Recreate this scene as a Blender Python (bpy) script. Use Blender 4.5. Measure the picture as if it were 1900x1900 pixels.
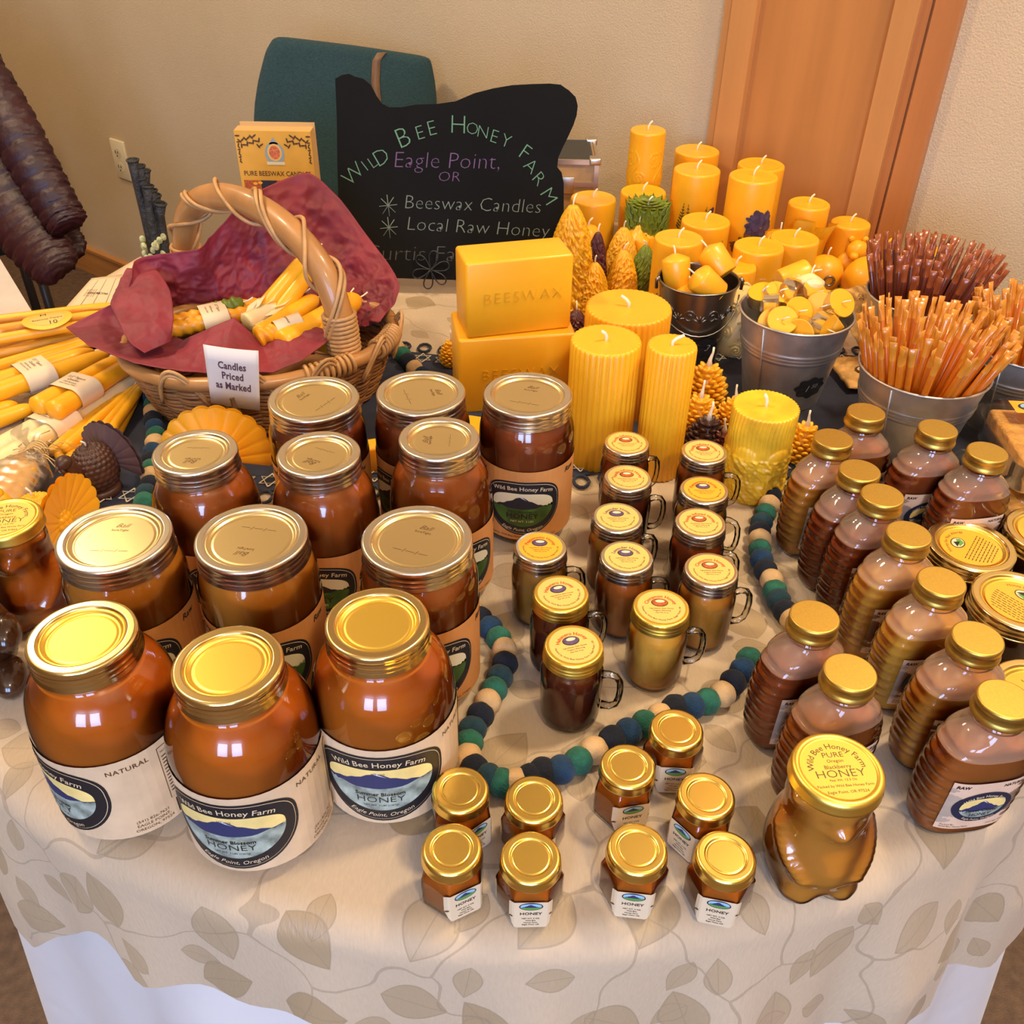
import bpy, math, random
import numpy as np
from mathutils import Vector, Matrix

for o in list(bpy.data.objects): bpy.data.objects.remove(o, do_unlink=True)
SC = bpy.context.scene
COL = SC.collection
PI = math.pi
random.seed(7)

# ---------------------------------------------------------------- camera
TZ = 0.74                                   # height of the table top
FPX, PITCH, ROLL, CAMH = 1747.87, math.radians(37.05), math.radians(-0.9425), 0.63426
cam = bpy.data.cameras.new('camera'); camo = bpy.data.objects.new('camera', cam); COL.objects.link(camo)
cam.sensor_width = 36; cam.sensor_fit = 'HORIZONTAL'; cam.lens = FPX / 1900 * 36; cam.clip_start = 0.01; cam.clip_end = 60
camo.matrix_world = Matrix.Translation((0, 0, TZ + CAMH)) @ Matrix.Rotation(PI/2 - PITCH, 4, 'X') @ Matrix.Rotation(-ROLL, 4, 'Z')
SC.camera = camo
# ---------------------------------------------------------------- world, lights, exposure
W = bpy.data.worlds.new('world'); SC.world = W; W.use_nodes = True
W.node_tree.nodes['Background'].inputs[0].default_value = (1.0, 0.84, 0.66, 1); W.node_tree.nodes['Background'].inputs[1].default_value = 0.25
SC.view_settings.view_transform = 'Standard'; SC.view_settings.look = 'None'; SC.view_settings.gamma = 1; SC.view_settings.use_curve_mapping = False
SC.view_settings.exposure = 0.0
def area(name, loc, target, sx, sy, power, color, shape='RECTANGLE'):
    l = bpy.data.lights.new(name, 'AREA'); l.shape = shape; l.size = sx; l.size_y = sy; l.energy = power; l.color = color
    o = bpy.data.objects.new(name, l); COL.objects.link(o); o.location = loc
    o.rotation_euler = (Vector(target) - Vector(loc)).to_track_quat('-Z', 'Y').to_euler(); return o
WARM = (1.0, 0.79, 0.52); COOL = (0.42, 0.61, 1.0)
for i, (x, y, p) in enumerate(((.9, .9, 30), (-1.2, 1.0, 24), (.5, -.9, 24), (-1.6, 2.3, 16))):
    area('ceiling_lamp', (x, y, 2.63), (x, y, 0), 0.26, 0.26, p, WARM, 'DISK')
for (x, y) in ((-1.0, -1.2), (1.2, -.6), (-1.8, 1.2)):     # unseen up-facing fill lights added to brighten the ceiling, no fixture in the room
    o = area('ceiling_fill', (x, y, 2.05), (x, y, 3), .5, .5, 13, WARM, 'DISK')
for (x, p) in ((-.75, 44), (.15, 44)):
    area('window_daylight', (x, -2.05, 1.55), (x*.4, 1.0, 0.8), 0.62, 1.15, p, COOL)

# ---------------------------------------------------------------- picture ray helpers (used to place things at their real spots)
_c, _s, _cr, _sr = math.cos(PITCH), math.sin(PITCH), math.cos(ROLL), math.sin(ROLL)
def ray(u, v):
    a = (u-950)/FPX; b = (950-v)/FPX
    x = a*_cr + b*_sr; y = -a*_sr + b*_cr
    return Vector((x, _c + y*_s, -_s + y*_c))
CAMP = Vector((0, 0, CAMH))
def T(u, v, z=0.0):                          # point at height z above the table top
    d = ray(u, v); k = (z - CAMH)/d.z; return CAMP + d*k
def planept(u, v, p0, n):
    d = ray(u, v); k = (Vector(p0) - CAMP).dot(n)/d.dot(n); return CAMP + d*k
def depth(p): return p.y*_c - (p.z - CAMH)*_s
def diam(u, v, z, w): return w*depth(T(u, v, z))/FPX
WN = Vector((.6, .8, 0)); WT = Vector((.8, -.6, 0)); WD = 1.66
def onwall(u, v, off=0.0): return planept(u, v, WN*(WD-off), WN)

# ---------------------------------------------------------------- materials
MATS = {}
def lin(c):
    if isinstance(c, str):
        c = [int(c[i:i+2], 16)/255 for i in (0, 2, 4)]
        c = [x/12.92 if x <= .04045 else ((x+.055)/1.055)**2.4 for x in c]
    return tuple(c) + (1,)
def mat(name, color, rough=.5, metal=0, sss=0, rad=(.02, .008, .002), coat=0, bump=None, vary=None, spec=.5, sheen=0, trans=0, emis=None):
    if name in MATS: return MATS[name]
    m = bpy.data.materials.new(name); m.use_nodes = True; nt = m.node_tree; b = nt.nodes['Principled BSDF']
    b.inputs['Base Color'].default_value = lin(color); b.inputs['Roughness'].default_value = rough; b.inputs['Metallic'].default_value = metal
    b.inputs['Specular IOR Level'].default_value = spec
    if sss:
        b.inputs['Subsurface Weight'].default_value = sss; b.inputs['Subsurface Radius'].default_value = rad; b.inputs['Subsurface Scale'].default_value = 1.0
    if coat: b.inputs['Coat Weight'].default_value = coat; b.inputs['Coat Roughness'].default_value = .08
    if sheen: b.inputs['Sheen Weight'].default_value = sheen; b.inputs['Sheen Roughness'].default_value = .5
    if trans: b.inputs['Transmission Weight'].default_value = trans
    if emis: b.inputs['Emission Color'].default_value = lin(emis[0]); b.inputs['Emission Strength'].default_value = emis[1]
    tc = nt.nodes.new('ShaderNodeTexCoord')
    if vary:                                 # (scale, amount, stretch) two tones of the same stuff
        n = nt.nodes.new('ShaderNodeTexNoise'); n.inputs['Scale'].default_value = vary[0]; n.inputs['Detail'].default_value = 4
        mp = nt.nodes.new('ShaderNodeMapping'); mp.inputs['Scale'].default_value = vary[2] if len(vary) > 2 else (1, 1, 1)
        nt.links.new(tc.outputs['Object'], mp.inputs[0]); nt.links.new(mp.outputs[0], n.inputs['Vector'])
        r = nt.nodes.new('ShaderNodeValToRGB'); c = lin(color); k = vary[1]
        r.color_ramp.elements[0].position = .3; r.color_ramp.elements[1].position = .7
        r.color_ramp.elements[0].color = tuple(x*(1-k) for x in c[:3]) + (1,); r.color_ramp.elements[1].color = tuple(min(1, x*(1+k)) for x in c[:3]) + (1,)
        nt.links.new(n.outputs['Fac'], r.inputs[0]); nt.links.new(r.outputs[0], b.inputs['Base Color'])
    if bump:                                 # (scale, strength, distance)
        n = nt.nodes.new('ShaderNodeTexNoise'); n.inputs['Scale'].default_value = bump[0]; n.inputs['Detail'].default_value = 3
        nt.links.new(tc.outputs['Object'], n.inputs['Vector'])
        bp = nt.nodes.new('ShaderNodeBump'); bp.inputs['Strength'].default_value = bump[1]; bp.inputs['Distance'].default_value = bump[2]
        nt.links.new(n.outputs['Fac'], bp.inputs['Height']); nt.links.new(bp.outputs[0], b.inputs['Normal'])
    MATS[name] = m; return m
def glassmat(name, tint=(1, 1, 1), refl=1.0, rough=.03, ior=1.5, frost=0):   # thin clear wall: see-through plus Fresnel gloss
    m = bpy.data.materials.new(name); m.use_nodes = True; nt = m.node_tree; nt.nodes.clear()
    out = nt.nodes.new('ShaderNodeOutputMaterial'); mx = nt.nodes.new('ShaderNodeMixShader'); tr = nt.nodes.new('ShaderNodeBsdfTransparent'); gl = nt.nodes.new('ShaderNodeBsdfGlossy')
    fr = nt.nodes.new('ShaderNodeFresnel'); fr.inputs[0].default_value = ior; gl.inputs['Roughness'].default_value = rough
    tr.inputs[0].default_value = tuple(tint) + (1,)
    mu = nt.nodes.new('ShaderNodeMath'); mu.operation = 'MULTIPLY'; mu.inputs[1].default_value = refl; mu.use_clamp = True
    nt.links.new(fr.outputs[0], mu.inputs[0]); nt.links.new(mu.outputs[0], mx.inputs[0]); 
    if frost:                                # milky plastic: part of the light scatters in the wall
        m2 = nt.nodes.new('ShaderNodeMixShader'); tl = nt.nodes.new('ShaderNodeBsdfDiffuse'); tl.inputs[0].default_value = (.80, .58, .40, 1); m2.inputs[0].default_value = frost
        nt.links.new(tr.outputs[0], m2.inputs[1]); nt.links.new(tl.outputs[0], m2.inputs[2]); nt.links.new(m2.outputs[0], mx.inputs[1])
    else: nt.links.new(tr.outputs[0], mx.inputs[1])
    nt.links.new(gl.outputs[0], mx.inputs[2]); nt.links.new(mx.outputs[0], out.inputs[0])
    MATS[name] = m; return m
G = glassmat('clear_glass', (.97, .97, .96), 1.3)
GT = glassmat('thick_glass', (.92, .90, .84), 1.6, .05)
PL = glassmat('clear_plastic', (.97, .97, .96), .9, .08)
CELLO = glassmat('cellophane', (.985, .985, .98), .55, .28)
GRAD = (.012, .005, .0015)
WAX = mat('beeswax', (.90, .42, .012), .38, sss=.35, rad=GRAD, coat=.12, vary=(14, .06))
WAXD = mat('beeswax_deep', (.80, .33, .008), .42, sss=.35, rad=GRAD, coat=.1, vary=(18, .12))
WAXP = mat('beeswax_pale', (.85, .60, .24), .45, sss=.35, rad=GRAD)
WAXB = mat('beeswax_marbled', (.80, .44, .02), .4, sss=.35, rad=GRAD, coat=.12, vary=(30, .3))
WAXI = mat('ivory_wax', (.84, .66, .34), .45, sss=.3, rad=GRAD)
WAXBR = mat('brown_wax', (.060, .021, .012), .45, coat=.1, vary=(60, .3))
WAXRB = mat('rust_wax', (.14, .028, .012), .4, coat=.1)
WAXG = mat('green_wax', (.17, .22, .015), .45, sss=.2, rad=(.004, .005, .001), vary=(40, .3))
WAXPU = mat('plum_wax', (.10, .022, .022), .45)
WICK = mat('cotton_wick', (.85, .74, .52), .8)
GOLD = mat('gold_lid', (.95, .66, .12), .36, metal=1)
GOLDP = mat('pale_gold_lid', (.84, .67, .34), .30, metal=1)
GOLDM = mat('satin_gold_cap', (.58, .38, .08), .42, metal=1, vary=(500, .05))
BAND = mat('lid_band', (.78, .71, .57), .24, metal=1)
BANDG = mat('lid_band_gold', (.88, .66, .27), .20, metal=1)
GALV = mat('galvanised_steel', (.56, .53, .49), .45, metal=.9, vary=(26, .25), bump=(40, .12, .002))
PEWT = mat('dark_pewter', (.30, .28, .25), .32, metal=1)
PAPER = mat('label_paper', (.68, .48, .29), .6, vary=(40, .10))
KRAFT = mat('kraft_label', (.60, .24, .06), .6, vary=(30, .12))
CREAM = mat('cream_paper', (.74, .57, .37), .6)
INK = mat('black_ink', (.012, .010, .012), .5)
INKB = mat('navy_ink', (.014, .018, .045), .45)
INKG = mat('gold_ink', (.72, .55, .33), .5)
SKY = mat('printed_sky', (.86, .64, .22), .55, vary=(60, .12))
SKYC = mat('printed_pale_sky', (.72, .62, .38), .55)
MTN = mat('printed_blue_mountain', (.025, .03, .10), .55)
MTNB = mat('printed_black_mountain', (.012, .012, .02), .55)
SNOW = mat('printed_snow', (.60, .60, .66), .55)
MIST = mat('printed_mist', (.29, .33, .27), .55, vary=(90, .6))
HILL = mat('printed_green_hill', (.045, .10, .012), .55, vary=(60, .5))
SKYB = mat('printed_blue_sky', (.30, .50, .70), .5)
GRN = mat('printed_green', (.10, .30, .06), .5)
PURP = mat('printed_purple', (.10, .06, .14), .5, vary=(300, .4)); OVO = mat('printed_orange_oval', (.42, .09, .02), .5, vary=(300, .4))
YEL = mat('yellow_sticker', (.86, .50, .05), .35, coat=.3); YELP = mat('pale_yellow_sticker', (.80, .50, .13), .35, coat=.3); ORS = mat('orange_sticker', (.88, .40, .03), .4, coat=.2)
REDI = mat('red_ink', (.50, .03, .01), .5); BRI = mat('brown_ink', (.10, .04, .01), .5)
WHITE = mat('white_card', (.72, .66, .62), .6)
def honey(name, c, r=1.0): return mat(name, c, .18, sss=.55, rad=(.016*r, .006*r, .002*r), spec=.4, vary=(22, .10))
HA = honey('amber_honey', (.48, .115, .008)); HR = honey('red_brown_honey', (.32, .065, .014)); HD = honey('dark_honey', (.12, .020, .006), .5)
HM = honey('cloudy_amber_honey', (.58, .22, .025)); HL = honey('light_gold_honey', (.76, .36, .045)); HC = honey('creamed_honey', (.62, .30, .08)); HO = honey('olive_gold_honey', (.38, .18, .03)); HB = honey('chestnut_honey', (.42, .11, .016))

def smoothp(P, n=4):                         # Catmull-Rom through a profile
    o = []
    for i in range(len(P)-1):
        p0, p1, p2, p3 = P[max(0, i-1)], P[i], P[i+1], P[min(len(P)-1, i+2)]
        for k in range(n):
            t = k/n; o.append(tuple(.5*(2*b+(c-a)*t+(2*a-5*b+4*c-d)*t*t+(3*b-a-3*c+d)*t**3) for a, b, c, d in zip(p0, p1, p2, p3)))
    return o+[P[-1]]
# ---------------------------------------------------------------- mesh builder
class MB:
    def __init__(s): s.v = []; s.f = []; s.m = []; s.s = []
    def add(s, vs, fs, m=0, smooth=True):
        o = len(s.v); s.v += [tuple(p) for p in vs]; s.f += [tuple(i+o for i in f) for f in fs]; s.m += [m]*len(fs); s.s += [smooth]*len(fs); return s
    def lathe(s, prof, seg=48, c=(0, 0, 0), m=0, fn=None, smooth=True, cap0=False, cap1=False):   # prof: (r, z); fn(r,z,a)->(r,z)
        Q = [prof[0]]                          # support rings keep long flats flat under smooth shading
        for (r0, z0), (r1, z1) in zip(prof, prof[1:]):
            L = math.hypot(r1-r0, z1-z0)
            if L > .0035 and abs(z1-z0) < .2*L:
                e = .0004/L
                if len(Q) > 1: Q.append((r0+(r1-r0)*e, z0+(z1-z0)*e))
                Q.append((r1-(r1-r0)*e, z1-(z1-z0)*e))
            Q.append((r1, z1))
        prof = Q; vs = []; n = len(prof)
        for r, z in prof:
            for k in range(seg):
                a = 2*PI*k/seg; rr, zz = fn(r, z, a) if fn else (r, z)
                vs.append((c[0]+rr*math.cos(a), c[1]+rr*math.sin(a), c[2]+zz))
        fs = [(i*seg+k, i*seg+(k+1) % seg, (i+1)*seg+(k+1) % seg, (i+1)*seg+k) for i in range(n-1) for k in range(seg)]
        if cap0: fs.append(tuple(range(seg))[::-1])
        if cap1: fs.append(tuple((n-1)*seg+k for k in range(seg)))
        return s.add(vs, fs, m, smooth)
    def tube(s, pts, rad, seg=8, m=0, cap=True, smooth=True, flat=None):
        pts = [Vector(p) for p in pts]; n = len(pts); rad = rad if hasattr(rad, '__len__') else [rad]*n
        t0 = (pts[1]-pts[0]).normalized(); ref = Vector((0, 0, 1)) if abs(t0.z) < .9 else Vector((1, 0, 0)); nx = t0.cross(ref).normalized(); vs = []
        for i, p in enumerate(pts):
            t = (pts[min(i+1, n-1)]-pts[max(i-1, 0)]).normalized(); nx = (nx - t*nx.dot(t)).normalized(); ny = t.cross(nx)
            fx = flat[i] if flat else 1.0
            for k in range(seg):
                a = 2*PI*k/seg; vs.append(p + nx*(rad[i]*math.cos(a)) + ny*(rad[i]*fx*math.sin(a)))
        fs = [(i*seg+k, i*seg+(k+1) % seg, (i+1)*seg+(k+1) % seg, (i+1)*seg+k) for i in range(n-1) for k in range(seg)]
        if cap: fs += [tuple(range(seg))[::-1], tuple((n-1)*seg+k for k in range(seg))]
        return s.add(vs, fs, m, smooth)
    def grid(s, fn, nu, nv, m=0, smooth=True, closeu=False):
        vs = [fn(i/nu, j/nv) for j in range(nv+1) for i in range(nu if closeu else nu+1)]; w = nu if closeu else nu+1
        fs = [(j*w+i, j*w+(i+1) % w, (j+1)*w+(i+1) % w, (j+1)*w+i) for j in range(nv) for i in range(nu)]
        return s.add(vs, fs, m, smooth)
    def box(s, c, h, m=0, rot=0, bev=0):
        cx, cy, cz = c; hx, hy, hz = h; ca, sa = math.cos(rot), math.sin(rot)
        if not bev:
            P = [(x*hx, y*hy, z*hz) for z in (-1, 1) for y in (-1, 1) for x in (-1, 1)]
            F = [(0, 2, 3, 1), (4, 5, 7, 6), (0, 1, 5, 4), (2, 6, 7, 3), (0, 4, 6, 2), (1, 3, 7, 5)]; sm = False
        else:                                # rounded box from a squashed sphere grid
            P = []; F = []; n = 24; mm = 12; e = bev
            def sg(a): return (a > 0) - (a < 0)
            for j in range(mm+1):
                ph = -PI/2 + PI*j/mm
                for i in range(n):
                    th = 2*PI*(i+.5)/n; d = (math.cos(ph)*math.cos(th), math.cos(ph)*math.sin(th), math.sin(ph))
                    P.append(tuple(sg(d[k] if abs(d[k]) > 1e-6 else 0)*(h[k]-e) + d[k]*e for k in range(3)) if 0 < j < mm else (sg(d[0])*(hx-e), sg(d[1])*(hy-e), sg(d[2])*hz))
            F = [(j*n+i, j*n+(i+1) % n, (j+1)*n+(i+1) % n, (j+1)*n+i) for j in range(mm) for i in range(n)] + [tuple(range(n))[::-1], tuple(mm*n+k for k in range(n))]; sm = True
        return s.add([(cx+x*ca-y*sa, cy+x*sa+y*ca, cz+z) for x, y, z in P], F, m, sm)
    def prism(s, poly, mp, d, m=0, smooth=False):   # poly 2-D, mp(x,y,depth)->3-D
        n = len(poly); vs = [mp(x, y, 0) for x, y in poly] + [mp(x, y, d) for x, y in poly]
        fs = [tuple(range(n)), tuple(range(2*n-1, n-1, -1))] + [(k, n+k, n+(k+1) % n, (k+1) % n) for k in range(n)]
        return s.add(vs, fs, m, smooth)
    def ell(s, c, r, m=0, seg=16, rings=10, fn=None):
        def f(u, v):
            a = 2*PI*u; p = PI*(v-.5); d = (math.cos(p)*math.cos(a), math.cos(p)*math.sin(a), math.sin(p)); k = fn(d) if fn else 1
            return (c[0]+r[0]*d[0]*k, c[1]+r[1]*d[1]*k, c[2]+r[2]*d[2]*k)
        return s.grid(f, seg, rings, m, True, True)
    def xf(s, M):
        s.v = [tuple(M @ Vector(p)) for p in s.v]; return s
    def join(s, o, M=None, moff=0):
        vs = [tuple(M @ Vector(p)) for p in o.v] if M else o.v; k = len(s.v)
        s.v += vs; s.f += [tuple(i+k for i in f) for f in o.f]; s.m += [x+moff for x in o.m]; s.s += o.s; return s
    def build(s, name, mats, parent=None, loc=None):
        me = bpy.data.meshes.new(name); me.from_pydata(s.v, [], s.f); me.update()
        if not isinstance(mats, (list, tuple)): mats = [mats]
        for m in mats: me.materials.append(m)
        me.polygons.foreach_set('material_index', s.m); me.polygons.foreach_set('use_smooth', s.s)
        import bmesh as _b
        bm = _b.new(); bm.from_mesh(me); _b.ops.remove_doubles(bm, verts=bm.verts, dist=1e-6)
        if not getattr(s, 'keep', 0): _b.ops.recalc_face_normals(bm, faces=bm.faces)
        bm.to_mesh(me); bm.free()
        o = bpy.data.objects.new(name, me); COL.objects.link(o)
        if parent: o.parent = parent
        if loc is not None: o.location = loc
        return o
def thing(name, label, cat, loc=(0, 0, 0), rz=0, group=None, rot=None):
    o = bpy.data.objects.new(name, None); COL.objects.link(o); o.empty_display_size = .02
    o.location = (loc[0], loc[1], (loc[2] if len(loc) > 2 else 0) + TZ); o.rotation_euler = rot if rot else (0, 0, rz); return tag(o, label, cat, group)
def tag(o, label, cat, group=None, kind=None):
    o['label'] = label; o['category'] = cat
    if group: o['group'] = group
    if kind: o['kind'] = kind
    return o
def struct(o): o['kind'] = 'structure'; return o
def dup(root, loc, rz=0, label=None, group=None, mats=None, rot=None, scale=None):
    r = root.copy(); COL.objects.link(r); r.location = (loc[0], loc[1], (loc[2] if len(loc) > 2 else 0) + TZ); r.rotation_euler = rot if rot else (0, 0, rz)
    if scale: r.scale = scale
    if label: r['label'] = label
    if group: r['group'] = group
    for ch in list(root.children):
        c = ch.copy(); COL.objects.link(c); c.parent = r
        if mats and ch.name.split('.')[0] in mats: setm(c, mats[ch.name.split('.')[0]])
        for g in list(ch.children):
            d = g.copy(); COL.objects.link(d); d.parent = c
    return r
def setm(o, m):
    o.material_slots[0].link = 'OBJECT'; o.material_slots[0].material = m
from mathutils import noise as MN
def noise3(x, y, z):
    return (math.sin(x*1.7+y*2.3+1.1)+math.sin(y*3.1-z*2.7+.4)+math.sin(z*1.9+x*2.9+2.2)+.5*math.sin(x*6.3-y*5.1+z*4.2))/3.5

# ---------------------------------------------------------------- lettering and flat print
_tc = {}
def text2d(s, size=1, off=0.0, shear=0.0, align='CENTER', sp=1.0):
    k = (s, off, shear, align, sp)
    if k not in _tc:
        c = bpy.data.curves.new('t', 'FONT'); c.body = s; c.size = 1; c.offset = off; c.shear = shear; c.align_x = align; c.align_y = 'CENTER'; c.resolution_u = 2; c.space_character = sp
        o = bpy.data.objects.new('t', c); me = bpy.data.meshes.new_from_object(o)
        _tc[k] = ([(p.co.x, p.co.y) for p in me.vertices], [tuple(p.vertices) for p in me.polygons])
        bpy.data.objects.remove(o); bpy.data.curves.remove(c); bpy.data.meshes.remove(me)
    v, f = _tc[k]; return [(x*size, y*size) for x, y in v], f
class Art:                                   # 2-D print laid on a surface by mp(x, y, layer)
    def __init__(s, mp): s.mb = MB(); s.mb.keep = 1; s.mp = mp; s.mats = []
    def mi(s, m):
        if m not in s.mats: s.mats.append(m)
        return s.mats.index(m)
    def put(s, vs, fs, m, layer): s.mb.add([s.mp(x, y, layer) for x, y in vs], fs, s.mi(m), False)
    def rect(s, x0, x1, y0, y1, m, layer=0, n=1):
        for i in range(n):
            a = x0+(x1-x0)*i/n; b = x0+(x1-x0)*(i+1)/n; s.put([(a, y0), (b, y0), (b, y1), (a, y1)], [(0, 1, 2, 3)], m, layer)
    def strip(s, x0, x1, lo, hi, m, layer, n=28):
        xs = [x0+(x1-x0)*i/n for i in range(n+1)]; vs = [(x, lo(x)) for x in xs] + [(x, max(lo(x), hi(x))) for x in xs]
        s.put(vs, [(i, i+1, n+2+i, n+1+i) for i in range(n)], m, layer)
    def text(s, t, x, y, size, m, layer, rot=0, off=0.0, shear=0.0, arc=None, align='CENTER', sp=1.0, sx=1.0):
        v, f = text2d(t, size, off, shear, align, sp); out = []
        for px, py in v:
            px *= sx
            if arc:                           # arc > 0 arches up, < 0 smiles
                a = px/abs(arc)
                if arc > 0: px, py = (arc+py)*math.sin(a), (arc+py)*math.cos(a)-arc
                else: px, py = (-arc-py)*math.sin(a), -((-arc-py)*math.cos(a))-arc
            ca, sa = math.cos(rot), math.sin(rot); out.append((x+px*ca-py*sa, y+px*sa+py*ca))
        s.put(out, f, m, layer)
    def disc(s, x, y, rx, ry, m, layer, n=28, rings=1, rot=0):
        ca, sa = math.cos(rot), math.sin(rot); vs = [(x, y)]; fs = []
        for j in range(1, rings+1):
            for i in range(n):
                a = 2*PI*i/n; px, py = rx*j/rings*math.cos(a), ry*j/rings*math.sin(a); vs.append((x+px*ca-py*sa, y+px*sa+py*ca))
        fs += [(0, 1+i, 1+(i+1) % n) for i in range(n)]
        for j in range(1, rings): fs += [(1+(j-1)*n+i, 1+j*n+i, 1+j*n+(i+1) % n, 1+(j-1)*n+(i+1) % n) for i in range(n)]
        s.put(vs, fs, m, layer)
    def oval(s, x0, y0, a, h1, h2, m, layer, e1=2.8, e2=2.0):
        top = lambda x: y0+h1*max(0, 1-abs((x-x0)/a)**e1)**(1/e1); bot = lambda x: y0-h2*max(0, 1-abs((x-x0)/a)**e2)**(1/e2)
        xs = lambda n: [x0-a*math.cos(PI*i/n) for i in range(n+1)]; X = xs(30)
        s.put([(x, bot(x)) for x in X] + [(x, top(x)) for x in X], [(i, i+1, 32+i, 31+i) for i in range(30)], m, layer); return top, bot
    def scene(s, x0, y0, a, h1, h2, layer, style):
        n = 30; X = [x0-a*math.cos(PI*i/n) for i in range(n+1)]
        top = [y0+h1*max(0, 1-abs((x-x0)/a)**2.8)**(1/2.8) for x in X]; bot = [y0-h2*max(0, 1-abs((x-x0)/a)**2)**.5 for x in X]
        def ridge(x):
            t = (x-x0)/a; return y0+h1*(.95*max(0, 1-abs(t+.05)*1.15)**1.3 - .15 + .04*math.sin(t*23))
        def tree(x):
            t = (x-x0)/a; return y0-h1*(.42 if style == 'mist' else .28)+h1*(.12*abs(math.sin(t*31))+.25*max(0, t)**2)
        def st(lo, hi, m, ly):
            L = [min(max(lo[i], bot[i]), top[i]) for i in range(n+1)]; Hh = [min(max(hi[i], bot[i]), top[i]) for i in range(n+1)]
            s.put([(X[i], L[i]) for i in range(n+1)] + [(X[i], max(L[i], Hh[i])) for i in range(n+1)], [(i, i+1, n+2+i, n+1+i) for i in range(n)], m, ly)
        R = [ridge(x) for x in X]; Tt = [tree(x) for x in X]
        st(R, top, SKY if style == 'mist' else (SKYB if style == 'mini' else SKYC), layer); st(Tt, R, MTN if style in ('mist', 'mini') else MTNB, layer)
        st(bot, Tt, MIST if style == 'mist' else (GRN if style == 'mini' else HILL), layer)
        if style != 'mini':
            px, py = x0-.05*a, y0+h1*.80; s.put([(px-.05*a, py-.06*h1), (px, py+.02*h1), (px+.12*a, py-.22*h1), (px+.2*a, py-.36*h1), (px+.06*a, py-.20*h1)], [(0, 1, 2, 3, 4)], SNOW, layer+1)
    def build(s, name, parent=None): return s.mb.build(name, s.mats, parent)

# ================================================================ SETTING
def plaster(name, c):
    m = mat(name, c, .75, bump=(330, .5, .0022), vary=(3, .04)); return m
WALLM = plaster('tan_plaster', (.60, .455, .28)); CEILM = mat('ceiling_paint', (.72, .62, .48), .8); CARP = mat('brown_carpet', (.17, .10, .055), .95, bump=(600, .8, .004), vary=(60, .25))
def wood(name, c, sc=(2, 30, 1.2), k=.16, rough=.38):
    m = mat(name, c, rough, vary=(2.2, k, sc), coat=.15); return m
MAPLE = wood('maple_veneer', (.50, .205, .055), (9, 9, .55), .16); MAPLEL = wood('maple_stile', (.56, .25, .075), (14, 14, .5), .10); MAPLED = wood('maple_trim', (.46, .17, .05), (14, 14, .5), .12)
RZW = math.atan2(WT.y, WT.x)
def wbox(mb, t0, t1, n0, n1, z0, z1, m=0):   # box in wall coordinates: along wall, out of wall (towards the room), height
    vs = []
    for z in (z0, z1):
        for n in (n0, n1):
            for t in (t0, t1):
                p = WN*(WD-n) + WT*t; vs.append((p.x, p.y, z))
    return mb.add(vs, [(0, 2, 3, 1), (4, 5, 7, 6), (0, 1, 5, 4), (2, 6, 7, 3), (0, 4, 6, 2), (1, 3, 7, 5)], m, False)
HC_ = 2.66
struct(wbox(MB(), -4, 3, 0, -.12, 0, HC_).build('wall_back', WALLM))
struct(wbox(MB(), -4, 3, 0, 5.5, -.06, 0).build('floor', CARP))
struct(wbox(MB(), -4, 3, 0, 5.5, HC_, HC_+.06).build('ceiling', CEILM))
struct(wbox(MB(), -4.1, -4, 0, 5.5, 0, HC_).build('wall_left', WALLM)); struct(wbox(MB(), 3, 3.1, 0, 5.5, 0, HC_).build('wall_right', WALLM)); struct(wbox(MB(), -4, 3, 5.5, 5.6, 0, HC_).build('wall_front', WALLM))
def walltz(u, v): p = onwall(u, v); return p.dot(WT), p.z + TZ
# narrow panelled door with casing
tt = [walltz(u, 120)[0] for u in (1341, 1362, 1399, 1409, 1648, 1694, 1709, 1713, 1763)]
def vt(u0, v0): return walltz(u0, v0)[0]
dt = [vt(1356, 0), vt(1373, 0), vt(1419, 0), vt(1430, 0), vt(1672, 0), vt(1720, 0), vt(1738, 0), vt(1742, 0), vt(1796, 0)]
d = wbox(MB(), dt[0], dt[7], 0, .012, 0, HC_-.3, 0).build('door_1', MAPLE); struct(d)
wbox(wbox(MB(), dt[0], dt[1], 0, .020, 0, HC_-.3), dt[1], dt[2], 0, .028, 0, HC_-.3).build('stile', MAPLEL, d)
wbox(MB(), dt[4], dt[5], 0, .028, 0, HC_-.3).build('stile', MAPLEL, d); wbox(MB(), dt[5], dt[6], 0, .018, 0, HC_-.3).build('edge_moulding', MAPLED, d)
wbox(wbox(MB(), dt[2], dt[4], 0, .028, 0, .12), dt[2], dt[4], 0, .028, HC_-.45, HC_-.3).build('rail', MAPLEL, d)
struct(wbox(MB(), dt[7]+.002, dt[8], 0, .022, 0, HC_-.28).build('trim_1', MAPLED))
bm = wbox(wbox(MB(), -4, dt[0]-.002, 0, .014, 0, .088), -4, dt[0]-.002, 0, .019, .088, .098); struct(bm.build('baseboard_back', wood('baseboard_wood', (.55, .24, .06), (1, 1, 20), .12)))
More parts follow.
